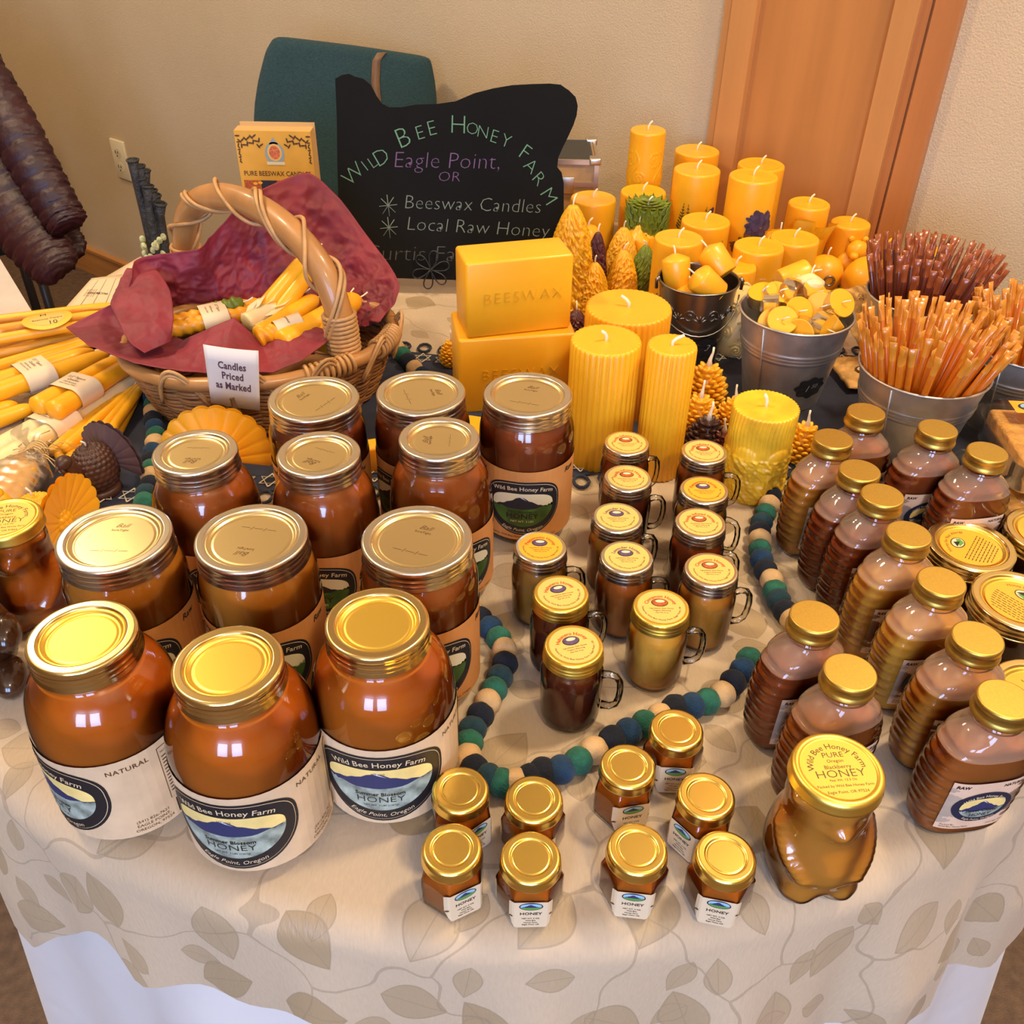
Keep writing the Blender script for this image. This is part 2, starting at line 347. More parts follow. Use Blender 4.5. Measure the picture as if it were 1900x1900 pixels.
# window frames in the wall behind the camera (its daylight is a lamp in the opening)
# outlet
p = onwall(226, 296); ot = thing('wall_outlet', 'ivory electrical outlet plate on the tan wall left of the basket', 'outlet', (p.x, p.y, p.z)); ot.rotation_euler = (0, 0, RZW)
IV = mat('ivory_plastic', (.76, .66, .46), .4); a = MB().box((0, -.003, 0), (.036, .004, .060), bev=.003); a.build('cover_plate', IV, ot)
for z in (-.022, .022):
    r_ = MB().lathe([(.0, 0), (.015, 0), (.017, -.002), (.017, -.004)][::-1], 24); r_.xf(Matrix.Translation((0, -.0075, z)) @ Matrix.Rotation(PI/2, 4, 'X')); so = r_.build('socket', IV, ot)
    s_ = MB(); s_.box((-.006, -.0125, z+.003), (.001, .0006, .005)); s_.box((.006, -.0125, z+.003), (.001, .0006, .004)); s_.box((0, -.0125, z-.008), (.002, .0006, .002)); s_.build('slot', INK, so)

# ---------------------------------------------------------------- table and cloths
TC = Vector((0, 1.07, 0)); TR = .735
def cloth_material(name, base, leafc, linec, sc):
    m = bpy.data.materials.new(name); m.use_nodes = True; nt = m.node_tree; b = nt.nodes['Principled BSDF']; L = nt.links.new; N = nt.nodes.new
    uv = N('ShaderNodeUVMap')
    def math_(op, a, b_=None, c=None):
        n = N('ShaderNodeMath'); n.operation = op
        for i, x in enumerate((a, b_, c)):
            if x is None: continue
            if isinstance(x, (int, float)): n.inputs[i].default_value = x
            else: L(x, n.inputs[i])
        return n.outputs[0]
    def leaves(scale, wid, seed, keep):
        mp = N('ShaderNodeMapping'); mp.inputs['Location'].default_value = (seed, seed*.7, 0); mp.inputs['Scale'].default_value = (scale, scale, 1); L(uv.outputs[0], mp.inputs[0])
        vo = N('ShaderNodeTexVoronoi'); vo.voronoi_dimensions = '2D'; vo.inputs['Scale'].default_value = 1; vo.inputs['Randomness'].default_value = .75; L(mp.outputs[0], vo.inputs['Vector'])
        sub = N('ShaderNodeVectorMath'); sub.operation = 'SUBTRACT'; L(mp.outputs[0], sub.inputs[0]); L(vo.outputs['Position'], sub.inputs[1])
        sc_ = N('ShaderNodeSeparateColor'); L(vo.outputs['Color'], sc_.inputs[0]); ang = math_('MULTIPLY', sc_.outputs[0], 6.283)
        vr = N('ShaderNodeVectorRotate'); vr.rotation_type = 'Z_AXIS'; L(sub.outputs[0], vr.inputs['Vector']); L(ang, vr.inputs['Angle'])
        sp = N('ShaderNodeSeparateXYZ'); L(vr.outputs[0], sp.inputs[0]); x, y = sp.outputs[0], sp.outputs[1]
        x2 = math_('MULTIPLY', math_('POWER', math_('ABSOLUTE', x), 2.0), 8.6)                    # leaf: |y| < w(1-6.5x^2)(1+x)
        wv = math_('MULTIPLY', math_('MULTIPLY', math_('SUBTRACT', 1, x2), wid), math_('ADD', 1, math_('MULTIPLY', x, .9)))
        dd = math_('SUBTRACT', wv, math_('ABSOLUTE', y)); mk = math_('GREATER_THAN', dd, 0); kp = math_('LESS_THAN', sc_.outputs[1], keep); mk = math_('MULTIPLY', mk, kp)
        edge = math_('MULTIPLY', math_('LESS_THAN', math_('ABSOLUTE', dd), .011), math_('MULTIPLY', kp, math_('LESS_THAN', math_('ABSOLUTE', x), .42)))
        vein = math_('MULTIPLY', math_('LESS_THAN', math_('ABSOLUTE', y), .006), mk); return mk, math_('MAXIMUM', edge, vein), sc_.outputs[2]
    m1, e1, t1 = leaves(sc, .25, 3.3, .72); m2, e2, t2 = leaves(sc*1.5, .2, 9.1, .40)
    dn = N('ShaderNodeTexNoise'); dn.inputs['Scale'].default_value = 9; L(uv.outputs[0], dn.inputs['Vector'])
    mxv = N('ShaderNodeMix'); mxv.data_type = 'VECTOR'; mxv.inputs[0].default_value = .12; L(uv.outputs[0], mxv.inputs[4]); L(dn.outputs['Color'], mxv.inputs[5])
    vl = N('ShaderNodeTexVoronoi'); vl.voronoi_dimensions = '2D'; vl.feature = 'DISTANCE_TO_EDGE'; vl.inputs['Scale'].default_value = 8.5; L(mxv.outputs[1], vl.inputs['Vector'])
    vine = math_('LESS_THAN', vl.outputs[0], .010)
    line = math_('MAXIMUM', math_('MAXIMUM', e1, e2), vine); leaf = math_('MAXIMUM', math_('MULTIPLY', m1, math_('ADD', .45, math_('MULTIPLY', t1, .55))), math_('MULTIPLY', m2, .6))
    nz = N('ShaderNodeTexNoise'); nz.inputs['Scale'].default_value = 420; nz.inputs['Detail'].default_value = 2; mpz = N('ShaderNodeMapping'); mpz.inputs['Scale'].default_value = (1, .35, 1); L(uv.outputs[0], mpz.inputs[0]); L(mpz.outputs[0], nz.inputs['Vector'])
    def mix(a, bb, f):
        n = N('ShaderNodeMix'); n.data_type = 'RGBA'
        for i, x in ((6, a), (7, bb)):
            if isinstance(x, tuple): n.inputs[i].default_value = x
            else: L(x, n.inputs[i])
        if isinstance(f, float): n.inputs[0].default_value = f
        else: L(f, n.inputs[0])
        return n.outputs[2]
    c = mix(lin(base), lin(tuple(x*.84 for x in base)), nz.outputs['Fac']); c = mix(c, lin(leafc), leaf); c = mix(c, lin(linec), math_('MULTIPLY', line, .5)); L(c, b.inputs['Base Color'])
    L(math_('SUBTRACT', .72, math_('MULTIPLY', leaf, .30)), b.inputs['Roughness']); b.inputs['Sheen Weight'].default_value = .15
    bp = N('ShaderNodeBump'); bp.inputs['Strength'].default_value = .35; bp.inputs['Distance'].default_value = .0012; L(math_('ADD', nz.outputs['Fac'], math_('MULTIPLY', leaf, .5)), bp.inputs['Height']); L(bp.outputs[0], b.inputs['Normal'])
    return m
DAMASK = cloth_material('damask_linen', (.56, .425, .285), (.35, .245, .13), (.27, .20, .125), 12.5)
def interp(x, P):
    if x <= P[0][0]: return P[0][1]
    for (a, fa), (b, fb) in zip(P, P[1:]):
        if x <= b: t = (x-a)/(b-a); t = t*t*(3-2*t); return fa+(fb-fa)*t
    return P[-1][1]
HEM = [(-180, .22), (-60, .20), (-38, .24), (-31, .165), (-26, .105), (-22.5, .125), (-15, .11), (-9, .10), (-3, .14), (3, .17), (15, .17), (40, .24), (180, .22)]
def cloth_mesh(name, R, hem, mater, z0, fold, nseg=420, folds=27, nd=26, hf=.12, flare=.06):
    vs = []; fs = []; uvs = []; er = .028; flat = [0, .12, .25, .4, .55, R-er]
    for i in range(nseg):
        a = 360*i/nseg-180; ar = math.radians(a); dr = (math.sin(ar), -math.cos(ar)); dp = hem(a)
        ring = []
        for r in flat: ring.append((r, z0, r))
        for j in range(1, 7): t = PI/2*j/6; ring.append((R-er+er*math.sin(t), z0-er+er*math.cos(t), R-er+er*t))
        for j in range(1, nd+1):
            q = j/nd; h = q*max(.02, dp-er); amp = fold*min(1, h/hf)*(1+.4*math.sin(3*ar+1)); off = amp*(.9+math.sin(folds*ar+1.3*math.sin(2*ar)+.6)*.8+.3*math.sin(folds*2.3*ar)) + flare*h
            ring.append((R+off, z0-er-h, R-er+er*PI/2+h))
        for r, z, s in ring: vs.append((TC.x+dr[0]*r, TC.y+dr[1]*r, z)); uvs.append((dr[0]*s, dr[1]*s))
    n = len(ring)
    for i in range(nseg):
        k = (i+1) % nseg
        for j in range(n-1):
            f = (i*n+j, i*n+j+1, k*n+j+1, k*n+j); fs.append(f)
    me = bpy.data.meshes.new(name); me.from_pydata([(x, y, z+TZ) for x, y, z in vs], [], fs); me.materials.append(mater); ul = me.uv_layers.new(name='UVMap')
    for l in me.loops: ul.data[l.index].uv = uvs[l.vertex_index]
    me.polygons.foreach_set('use_smooth', [True]*len(me.polygons)); me.update()
    o = bpy.data.objects.new(name, me); COL.objects.link(o); return o
tag(cloth_mesh('tablecloth', TR, lambda a: interp(a, HEM)+.006*math.sin(math.radians(a)*40), DAMASK, -.0005, .012), 'cream damask overlay tablecloth woven with tan leaves and vines on the round table', 'tablecloth')
tag(cloth_mesh('table_skirt', TR-.020, lambda a: TZ-.02, mat('white_cotton', (.70, .66, .64), .7, sheen=.2, bump=(9, .25, .02)), -.007, .045, folds=13, hf=.7, flare=.03, nd=40), 'plain white undercloth hanging to the floor beneath the damask cloth', 'tablecloth')
tb = thing('round_table', 'round folding table hidden under the white and damask cloths', 'table', (TC.x, TC.y, -TZ)); PLAS = mat('grey_plastic', (.4, .4, .39), .6)
MB().lathe([(0, TZ-.04), (TR-.035, TZ-.04), (TR-.03, TZ-.03), (TR-.03, TZ-.016), (TR-.04, TZ-.012), (0, TZ-.012)], 64).build('tabletop', PLAS, tb)
for sx, sy in ((-1, -1), (1, -1), (-1, 1), (1, 1)): MB().tube([(sx*.4, sy*.3, 0.0), (sx*.4, sy*.3, TZ-.04)], .014, 12).build('leg', PEWT, tb)

# navy runner across the table with a star lace border
NAVY = mat('navy_cotton', (.010, .014, .034), .85, sheen=.1, vary=(35, .4), bump=(700, .3, .0008)); THR = mat('ecru_thread', (.60, .52, .38), .8)
rn = thing('table_runner', 'dark navy cloth runner with ecru star embroidery crossing the table under the candles', 'runner', (0, 0, 0))
FE = [(-.62, .80), (-.45, .835), (-.3, .87), (.03, .905), (.2, .935), (.45, .90), (.66, .93)]; BE = [(-.66, 1.30), (-.4, 1.27), (-.17, 1.215), (-.05, 1.20), (.2, 1.215), (.36, 1.24), (.55, 1.22), (.67, 1.20)]
def rnr(u, v):
    x = -.62+1.28*u; a = interp(x, FE); b = interp(x, BE); y = a+(b-a)*v
    if math.hypot(x, y-1.07) > .70: k = .70/math.hypot(x, y-1.07); x *= k; y = 1.07+(y-1.07)*k
    return (x, y, .0022+.0008*noise3(x*30, y*30, 0))
MB().grid(rnr, 90, 30).build('cloth', NAVY, rn)
for edge, sg in ((FE, -1), (BE, 1)):
    x = -.52; lace = MB(); lth = MB()
    while x < .56:
        y = interp(x, edge)
        if math.hypot(x, y-1.07) < .64:
            yy = y+sg*.004
            lace.tube([(x+.009*math.cos(t), yy+sg*.010+.012*math.sin(t), .003) for t in [2*PI*k/10 for k in range(11)]], .0022, 5)
            yc = y-sg*.018
            for q in (0, PI):               # six pointed star of thread
                P = [(x+.013*math.sin(q+2*PI*k/3), yc+.013*math.cos(q+2*PI*k/3), .0042) for k in range(4)]; lth.tube(P, .0009, 4, smooth=False)
        x += .030
    lace.build('crochet_edge', NAVY, rn); lth.build('star_embroidery', THR, rn)

# ================================================================ JARS
def knurl(n, amp, z0, z1): return lambda r, z, a: (r + (amp*math.sin(n*a) if z0 < z < z1 else 0), z)
def lid2(parent, r, h, bm_, dm, tall=.019, deco=0, rot=0):
    P = [(r-.0085, h-.0022), (r-.0078, h-.0004), (r-.0066, h), (r-.0022, h), (r-.0006, h-.0006), (r, h-.002), (r, h-.0035), (r, h-.0055), (r-.0006, h-.0068), (r-.0014, h-.0075), (r-.0002, h-.0095), (r-.0002, h-.0105), (r-.0014, h-.0122), (r-.0002, h-.0142), (r-.0002, h-.0152), (r-.0012, h-tall+.0022), (r+.0008, h-tall+.0006), (r+.0004, h-tall), (r-.002, h-tall)]
    MB().lathe(P, 120, fn=knurl(60, .00035, h-.006, h-.0015)).build('lid_band', bm_, parent)
    D = MB().lathe([(r-.0084, h-.0018), (r-.0095, h-.0012), (r-.0108, h-.0030), (r-.0124, h-.0040), (r-.0138, h-.0036), (r-.0148, h-.0034), (0, h-.0034)], 72).build('lid_disc', dm, parent)
    if deco:
        A = Art(lambda x, y, l: (x, y, h-.0033)); ca = r-.02
        A.text('Ball', 0, ca*.72, .0075, BRI, 0, shear=.5, off=-.01); A.text('SureTight', 0, ca*.48, .0036, BRI, 0)
        for x0, y0, x1, y1 in ((-.6, -.58, -.3, -.58), (-.15, -.58, .15, -.58), (.3, -.58, .6, -.58), (-.26, -.66, -.18, -.48), (.18, -.66, .26, -.48)):
            dx, dy = x1-x0, y1-y0; L_ = math.hypot(dx, dy); nx, ny = -dy/L_*.008, dx/L_*.008
            A.put([((x0+nx)*ca, (y0+ny)*ca), ((x1+nx)*ca, (y1+ny)*ca), ((x1-nx)*ca, (y1-ny)*ca), ((x0-nx)*ca, (y0-ny)*ca)], [(0, 1, 2, 3)], BRI, 0)
        o = A.build('lid_stamp', D); o.rotation_euler = (0, 0, rot)
def cyl(R, z0=0): return lambda x, y, l: ((R+.00022*(l+1))*math.sin(x/R), -(R+.00022*(l+1))*math.cos(x/R), y)
def honey_label(R, z0, z1, style, parent, yaw=0, half=None):
    A = Art(cyl(R+.0004)); zc = (z0+z1)/2; H_ = z1-z0; half = half or R*2.6; big = style == 'mist'
    A.rect(-half, half, z0, z1, PAPER if big else KRAFT, 0, 40)
    a, h1, h2 = (.051, H_*.34, H_*.54) if big else (.040, H_*.34, H_*.44); y0 = z0+H_*(.58 if big else .52); bk = INK
    A.oval(0, y0, a, h1, h2, bk, 1, 3.2); A.oval(0, y0, a*.955, h1*.93, h2*.945, INKG, 2, 3.2); A.oval(0, y0, a*.945, h1*.915, h2*.932, bk, 3, 3.2)
    sa, s1, s2 = a*.80, h1*.52, h2*.70; A.scene(0, y0, sa, s1, s2, 4, 'mist' if big else 'dark')
    f = .0075 if big else .0066
    A.text('Wild Bee Honey Farm', 0, y0+h1*.725, f*1.02, INKG, 5, arc=.12, off=.006, sx=1.04)
    A.text('Eagle Point, Oregon', 0, y0-h2*.815, f*.80, INKG, 5, arc=-.062, shear=.35)
    if big:
        A.text('EST 1966', 0, y0+s1*.72, .0026, BRI, 6); A.text('Summer Blossom', 0, y0-s2*.40, .0052, INK, 6, off=.02); A.text('HONEY', 0, y0-s2*.60, .0092, INK, 6, sx=1.15, off=-.012); A.text('NET WT. 3 LBS (1361g)', 0, y0-s2*.80, .0026, INK, 6)
        A.text('NATURAL', .068, z1-.010, .0062, BRI, 1, off=.01, sp=1.1); A.text('RAW', -.064, z1-.010, .0062, BRI, 1, off=.01)
        for i, t in enumerate(('(541) 826-7621', 'EAGLE POINT,', 'OREGON, 97524')): A.text(t, .074, z0+.0145-.0046*i, .0040, BRI, 1)
        A.rect(.090, .116, z0+.022, z1-.006, BRI, 1, 3); A.rect(.0905, .1155, z0+.0225, z1-.0065, PAPER, 2, 3); A.text('NUTRITION FACTS', .103, z1-.011, .0026, INK, 3)
        for i in range(12): A.rect(.092, .092+.021*random.uniform(.6, 1), z1-.0165-.0035*i, z1-.0155-.0035*i, INK, 3, 2)
        x = .093
        while x < .113: w = random.choice((.0005, .001, .0015)); A.rect(x, x+w, z0+.003, z0+.019, INK, 1); x += w+.0009
    else:
        A.text('Wild Blackberry', 0, y0-s2*.28, .0045, INK, 6); A.text('HONEY', 0, y0-s2*.50, .0088, INK, 6, off=.02, sx=1.1); A.text('NET WT. 3 LBS', 0, y0-s2*.74, .0036, INKG, 6)
        A.text('Raw', .055, z1-.0085, .0085, INK, 1, rot=.05, shear=.3, off=.02); A.text('Unfiltered', -.062, z1-.0085, .0085, INK, 1, shear=.3, off=.02)
        A.text('Packed by: Wild Bee Honey Farm, Eagle Point, Oregon', 0, z0+.0042, .0034, INK, 1)
    return A.build('label', parent)
def quart(kind, hm):
    if kind == 'F':
        P = [(.001, .0008), (.036, .0008), (.043, .003), (.0475, .010), (.0505, .022), (.0525, .045), (.0532, .07), (.0535, .098), (.0528, .112), (.0500, .126), (.0450, .137), (.0385, .145), (.0350, .149), (.0340, .153), (.0340, .168), (.033, .1700)]; r, h = .0368, .1725
    elif kind == 'M':
        P = [(.001, .0008), (.034, .0008), (.0405, .003), (.0445, .010), (.0470, .022), (.0480, .045), (.0485, .07), (.0488, .098), (.0480, .112), (.0460, .126), (.0425, .137), (.0378, .145), (.0350, .149), (.0340, .153), (.0340, .168), (.033, .1700)]; r, h = .0368, .1725
    else:
        P = [(.001, .0008), (.037, .0008), (.0425, .003), (.0460, .010), (.0475, .03), (.0485, .07), (.0490, .105), (.0488, .122), (.0472, .132), (.0445, .139), (.0425, .143), (.0420, .147), (.0420, .158), (.041, .1600)]; r, h = .0447, .1625
    t = thing('honey_jar', 'x', 'jar')
    P = P[:2]+smoothp(P[2:-2])+P[-2:]; HH = [(max(.001, a-.0013), b+.0014) for a, b in P if b < h-.010]; MB().lathe(HH, 56, cap0=True, cap1=True).build('honey', hm, t)
    MB().lathe(P, 56).build('glass', G, t)
    F = kind == 'F'; lid2(t, r, h, BANDG if F else BAND, GOLD if F else GOLDP, deco=0 if F else 1)
    if F: honey_label(.0536, .014, .098, 'mist', t)
    elif kind == 'M': honey_label(.0489, .014, .092, 'dark', t)
    else: honey_label(.0490, .014, .100, 'dark', t)
    return t
JR = [ # kind, (x, y), label yaw deg, lid stamp angle, honey, label
 ('F', (-.2946, .4633), -42, 0, HA, 'front-left honey quart, yellow lid, its nutrition panel and barcode turned into view'),
 ('F', (-.1883, .4395), -6, 0, HA, 'frontmost large honey quart with yellow lid and oval mountain label facing forward'),
 ('F', (-.0936, .4815), 0, 0, HA, 'yellow-lidded honey quart standing behind the small hexagonal jars, rightmost of the front three'),
 ('W', (-.3168, .5844), 12, 0, HM, 'wide-mouth honey quart with lid script upright, behind the front-left yellow-lidded quart'),
 ('W', (-.2081, .5870), 10, 170, HM, 'wide-mouth honey quart with upside-down lid script, middle of the second row'),
 ('W', (-.0758, .5887), 14, -18, HB, 'wide-mouth honey quart with tilted lid script beside the felt ball garland'),
 ('M', (-.2811, .6940), 30, 180, HB, 'honey quart in front of the big yellow scalloped fan candle'),
 ('M', (-.1718, .6942), -10, 155, HB, 'narrow-mouth honey quart in the third row, middle, dark oval label below'),
 ('M', (-.0674, .7226), 25, 90, HB, 'cloudy honey quart with sideways lid script, just left of the front dark quart'),
 ('W', (-.1974, .8072), 0, 60, HR, 'dark honey quart at the back left beside the price card'),
 ('W', (-.0929, .8222), -34, -70, HR, 'dark honey quart at the back, in front of the beeswax blocks'),
 ('W', (.0139, .8225), -4, -15, HR, 'dark reddish honey quart showing its full black mountain label, left of the ribbed pillar candles')]
first = {}
for kd, (x, y), yaw, la, hm, lb in JR:
    if kd not in first:
        first[kd] = o = quart(kd, hm); o.location = (x, y, TZ); o['label'] = lb; o['group'] = 'large honey jars on the left'
        for ch in o.children:
            if ch.name.split('.')[0] == 'honey': setm(ch, hm)
    else: o = dup(first[kd], (x, y), 0, lb, mats={'honey': hm})
    for ch in o.children:
        nm = ch.name.split('.')[0]
        if nm == 'label': ch.rotation_euler = (0, 0, math.radians(yaw))
        if nm == 'lid_disc': ch.rotation_euler = (0, 0, math.radians(la))

# ---------------------------------------------------------------- small mason mugs
def lid_sticker(A, r, paper, title, tcol, ovm, y=0):
    A.disc(0, 0, r, r, paper, 0, 40, 2); A.text(title, 0, r*.64, r*.235, tcol, 1, arc=r*.64, off=.015)
    A.disc(-.04*r, r*.26, r*.36, r*.25, INK, 1); A.disc(-.04*r, r*.26, r*.33, r*.22, ovm, 2); A.disc(-.02*r, r*.33, r*.2, r*.09, SKYC, 3)
    for i, (t, s) in enumerate((('Ingredients: Raw Honey', .105), ('Organic Flavoring', .105), ('Net Wt. 6 oz.', .10))): A.text(t, 0, -r*(.10+.13*i), r*s, INK, 1)
    A.text('Packed by Wild Bee Honey Farm, Eagle Point, OR', 0, -r*.80, r*.125, INK, 1, arc=-r*.78)
def mug(title, tcol, ovm, paper, hm):
    t = thing('honey_mug', 'x', 'jar')
    P = [(.001, .0006), (.019, .0006), (.0232, .002), (.0252, .006), (.0258, .012), (.0262, .035), (.0266, .052), (.0262, .058), (.0246, .064), (.0228, .0675), (.0220, .070), (.0220, .078)]
    MB().lathe([(max(.001, a-.0017), b+.0022) for a, b in P], 40, cap0=True, cap1=True).build('honey', hm, t); MB().lathe(P, 40).build('glass', G, t)
    hp = [(.0245, 0, .056), (.031, 0, .058), (.037, 0, .0565), (.0405, 0, .051), (.0415, 0, .042), (.041, 0, .032), (.039, 0, .024), (.034, 0, .020), (.0265, 0, .020)]
    MB().tube(hp, [.004, .0032, .003, .003, .003, .003, .003, .0032, .004], 10).build('handle', GT, t)
    r, h = .0243, .0845; gd = title.startswith('Hab') or title.startswith('Cinnamon H')
    Q = [(0, h), (r-.0016, h), (r-.0004, h-.0007), (r, h-.002), (r, h-.0045), (r-.0018, h-.0053), (r+.0006, h-.0068), (r+.0004, h-.0074), (r-.0016, h-.0084), (r+.0008, h-.0100), (r+.0006, h-.0106), (r-.0014, h-.0116), (r+.0012, h-.0132), (r-.001, h-.0138)]
    ld = MB().lathe(Q[::-1], 80, fn=knurl(50, .0002, h-.005, h-.001)).build('lid', GOLD if gd else GOLDP, t)
    A = Art(lambda x, y, l: (x, y, h+.0001+.00012*l)); lid_sticker(A, r*.84, paper, title, tcol, ovm); A.build('sticker', ld); return t
MUGK = {'hab': ('Habanero Honey', REDI, PURP, YELP, HD), 'cin': ('Cinnamon Honey', REDI, OVO, YELP, HL), 'lav': ('Lavender Honey', PURP, PURP, YELP, HM), 'pep': ('Peppermint Honey', REDI, PURP, ORS, HO), 'inf': ('Vanilla Infused Honey', REDI, OVO, YELP, HR)}
MG = [('hab', 1065, 1197, 12, HD, -12, 'nearest mug of dark habanero honey with a bright yellow lid'), ('hab', 1041, 1100, 0, HD, 5, 'dark habanero honey mug directly behind the nearest habanero mug'),
 ('cin', 1227, 1126, 0, HL, 0, 'pale frothy cinnamon honey mug with a yellow lid, in the front of the mugs'), ('cin', 1320, 1056, -6, HM, 4, 'amber cinnamon honey mug with a silvery lid, right of the mugs by the garland'),
 ('lav', 1163, 1033, -10, HB, 0, 'brown lavender honey mug in the middle of the mugs'), ('lav', 1146, 959, -8, HM, 8, 'amber lavender honey mug behind the brown lavender mug'),
 ('pep', 1003, 1014, 0, HO, 0, 'olive-gold peppermint honey mug beside the dark front quart'), ('pep', 1307, 908, 0, HO, -30, 'peppermint honey mug in front of the carved pillar candle'),
 ('inf', 1165, 886, -10, HD, 6, 'very dark infused honey mug, second from the back of the left row'), ('inf', 1163, 821, -10, HR, 20, 'rearmost dark infused honey mug next to the ribbed pillars'),
 ('inf', 1300, 969, -6, HR, -25, 'red-brown infused honey mug behind the amber cinnamon mug'), ('inf', 1307, 837, -6, HB, -10, 'rearmost red-brown infused honey mug next to the pinecone candles')]
fm = {}
for kd, u, v, rz, hm, hr, lb in MG:
    p = T(u, v, .0845)
    if kd not in fm: fm[kd] = o = mug(*MUGK[kd]); o.location = (p.x, p.y, TZ); o['label'] = lb; o['group'] = 'small mason mugs of flavoured honey'
    else: o = dup(fm[kd], p.xy, 0, lb)
    o.rotation_euler = (0, 0, math.radians(hr))
    for ch in o.children:
        nm = ch.name.split('.')[0]
        if nm == 'honey': setm(ch, hm)
        if nm == 'lid' and not (kd == 'hab' or u == 1227): setm(ch, BAND)
        if nm == 'lid': ch.rotation_euler = (0, 0, math.radians(-hr+(18 if 'nearest' in lb else 0))); 

# ---------------------------------------------------------------- hexagonal jars
def hexjar():
    t = thing('hexagonal_jar', 'x', 'jar')
    def hx(r, z, a):
        if z > .041 or r < .002: return r, z
        k = math.cos(PI/6)/math.cos(((a) % (PI/3))-PI/6); s = min(1, max(0, (.041-z)/.006)); return r*(1+(k*1.03-1)*s), z
    P = [(.001, .0006), (.019, .0006), (.0222, .002), (.0235, .006), (.0235, .030), (.0232, .033), (.0215, .037), (.0195, .040), (.0185, .042), (.0185, .048)]
    MB().lathe([(max(.001, a-.0013), b+.0015) for a, b in P], 72, fn=hx, cap0=True, cap1=True).build('honey', HA, t); MB().lathe(P, 72, fn=hx).build('glass', G, t)
    r, h = .0212, .0545
    Q = [(0, h-.0006), (.0125, h-.0006), (.0133, h-.0014), (.0141, h-.0006), (.0150, h+.0002), (.0185, h+.0003), (.0202, h-.0004), (r-.0002, h-.0022), (r, h-.004), (r, h-.0075), (r+.0005, h-.0088), (r+.0005, h-.0098), (r-.0008, h-.0105)]
    MB().lathe(Q[::-1], 64).build('lid', mat('polished_gold_lid', (.95, .68, .16), .26, metal=1), t)
    ap = .0235*1.03*math.cos(PI/6)         # front face, side faces
    def mp(x, y, l):
        hw = .0139; e = .0004+.0002*l
        if abs(x) <= hw*.86: return (x, -ap-e, y)
        s = 1 if x > 0 else -1; q = (abs(x)-hw*.86); return (s*(hw*.9+q*.55), -ap-e+q*.84, y)
    A = Art(mp); n = 20; X = [-.0165+.033*i/n for i in range(n+1)]
    lo = lambda x: .002+max(0, abs(x)-.011)*2.2; hi = lambda x: .0335-max(0, abs(x)-.0135)*.9
    A.put([(x, lo(x)) for x in X]+[(x, hi(x)) for x in X], [(i, i+1, n+2+i, n+1+i) for i in range(n)], CREAM, 0)
    A.disc(0, .0285, .0083, .0046, INKB, 1); A.scene(0, .0285, .0074, .0037, .0037, 2, 'mini'); A.text('HONEY', 0, .0195, .0043, INK, 1, off=.02, sx=1.05)
    for i, s in enumerate(('NET WT. 2 OZ.', 'Wild Bee', 'Honey Farm', 'Eagle Point, OR')): A.text(s, 0, .0135-.0026*i, .0019, INK, 1, off=.02)
    A.disc(.0143, .017, .0008, .003, BRI, 1, 8, 1, .8); A.disc(-.0143, .015, .0008, .003, BRI, 1, 8, 1, -.8); A.build('label', t); return t
HX = [(838, 1574, 28, 'hexagonal honey jar with label turned right, front-left corner of the small jars'), (985, 1590, 2, 'hexagonal honey jar facing forward, second from left in the front row'), (1183, 1574, -6, 'hexagonal honey jar at front, third from left, label facing forward'), (1347, 1588, -12, 'front-right hexagonal jar whose label lettering runs sideways'),
 (854, 1464, 40, 'left hexagonal honey jar of the second row, touching the big front quart'), (991, 1481, 4, 'hexagonal honey jar behind the second front one, garland behind it'), (1165, 1420, 12, 'hexagonal honey jar with glimpsed oval label in front of the rearmost hexagonal jar'), (1311, 1475, -50, 'hexagonal honey jar behind the front-right one, label edge at its left'), (1256, 1352, -2, 'rearmost hexagonal honey jar, bright reflection on its lid, under the garland')]
h0 = None
for i, (u, v, rz, lb) in enumerate(HX):
    p = T(u, v, .0545); ang = 0 if h0 is None else 0
    if h0 is None: h0 = o = hexjar(); o['label'] = lb; o['group'] = 'small hexagonal honey jars'
    else: o = dup(h0, p.xy, 0, lb)
    o.location = (p.x, p.y, TZ); o.rotation_euler = (0, 0, math.radians(rz))

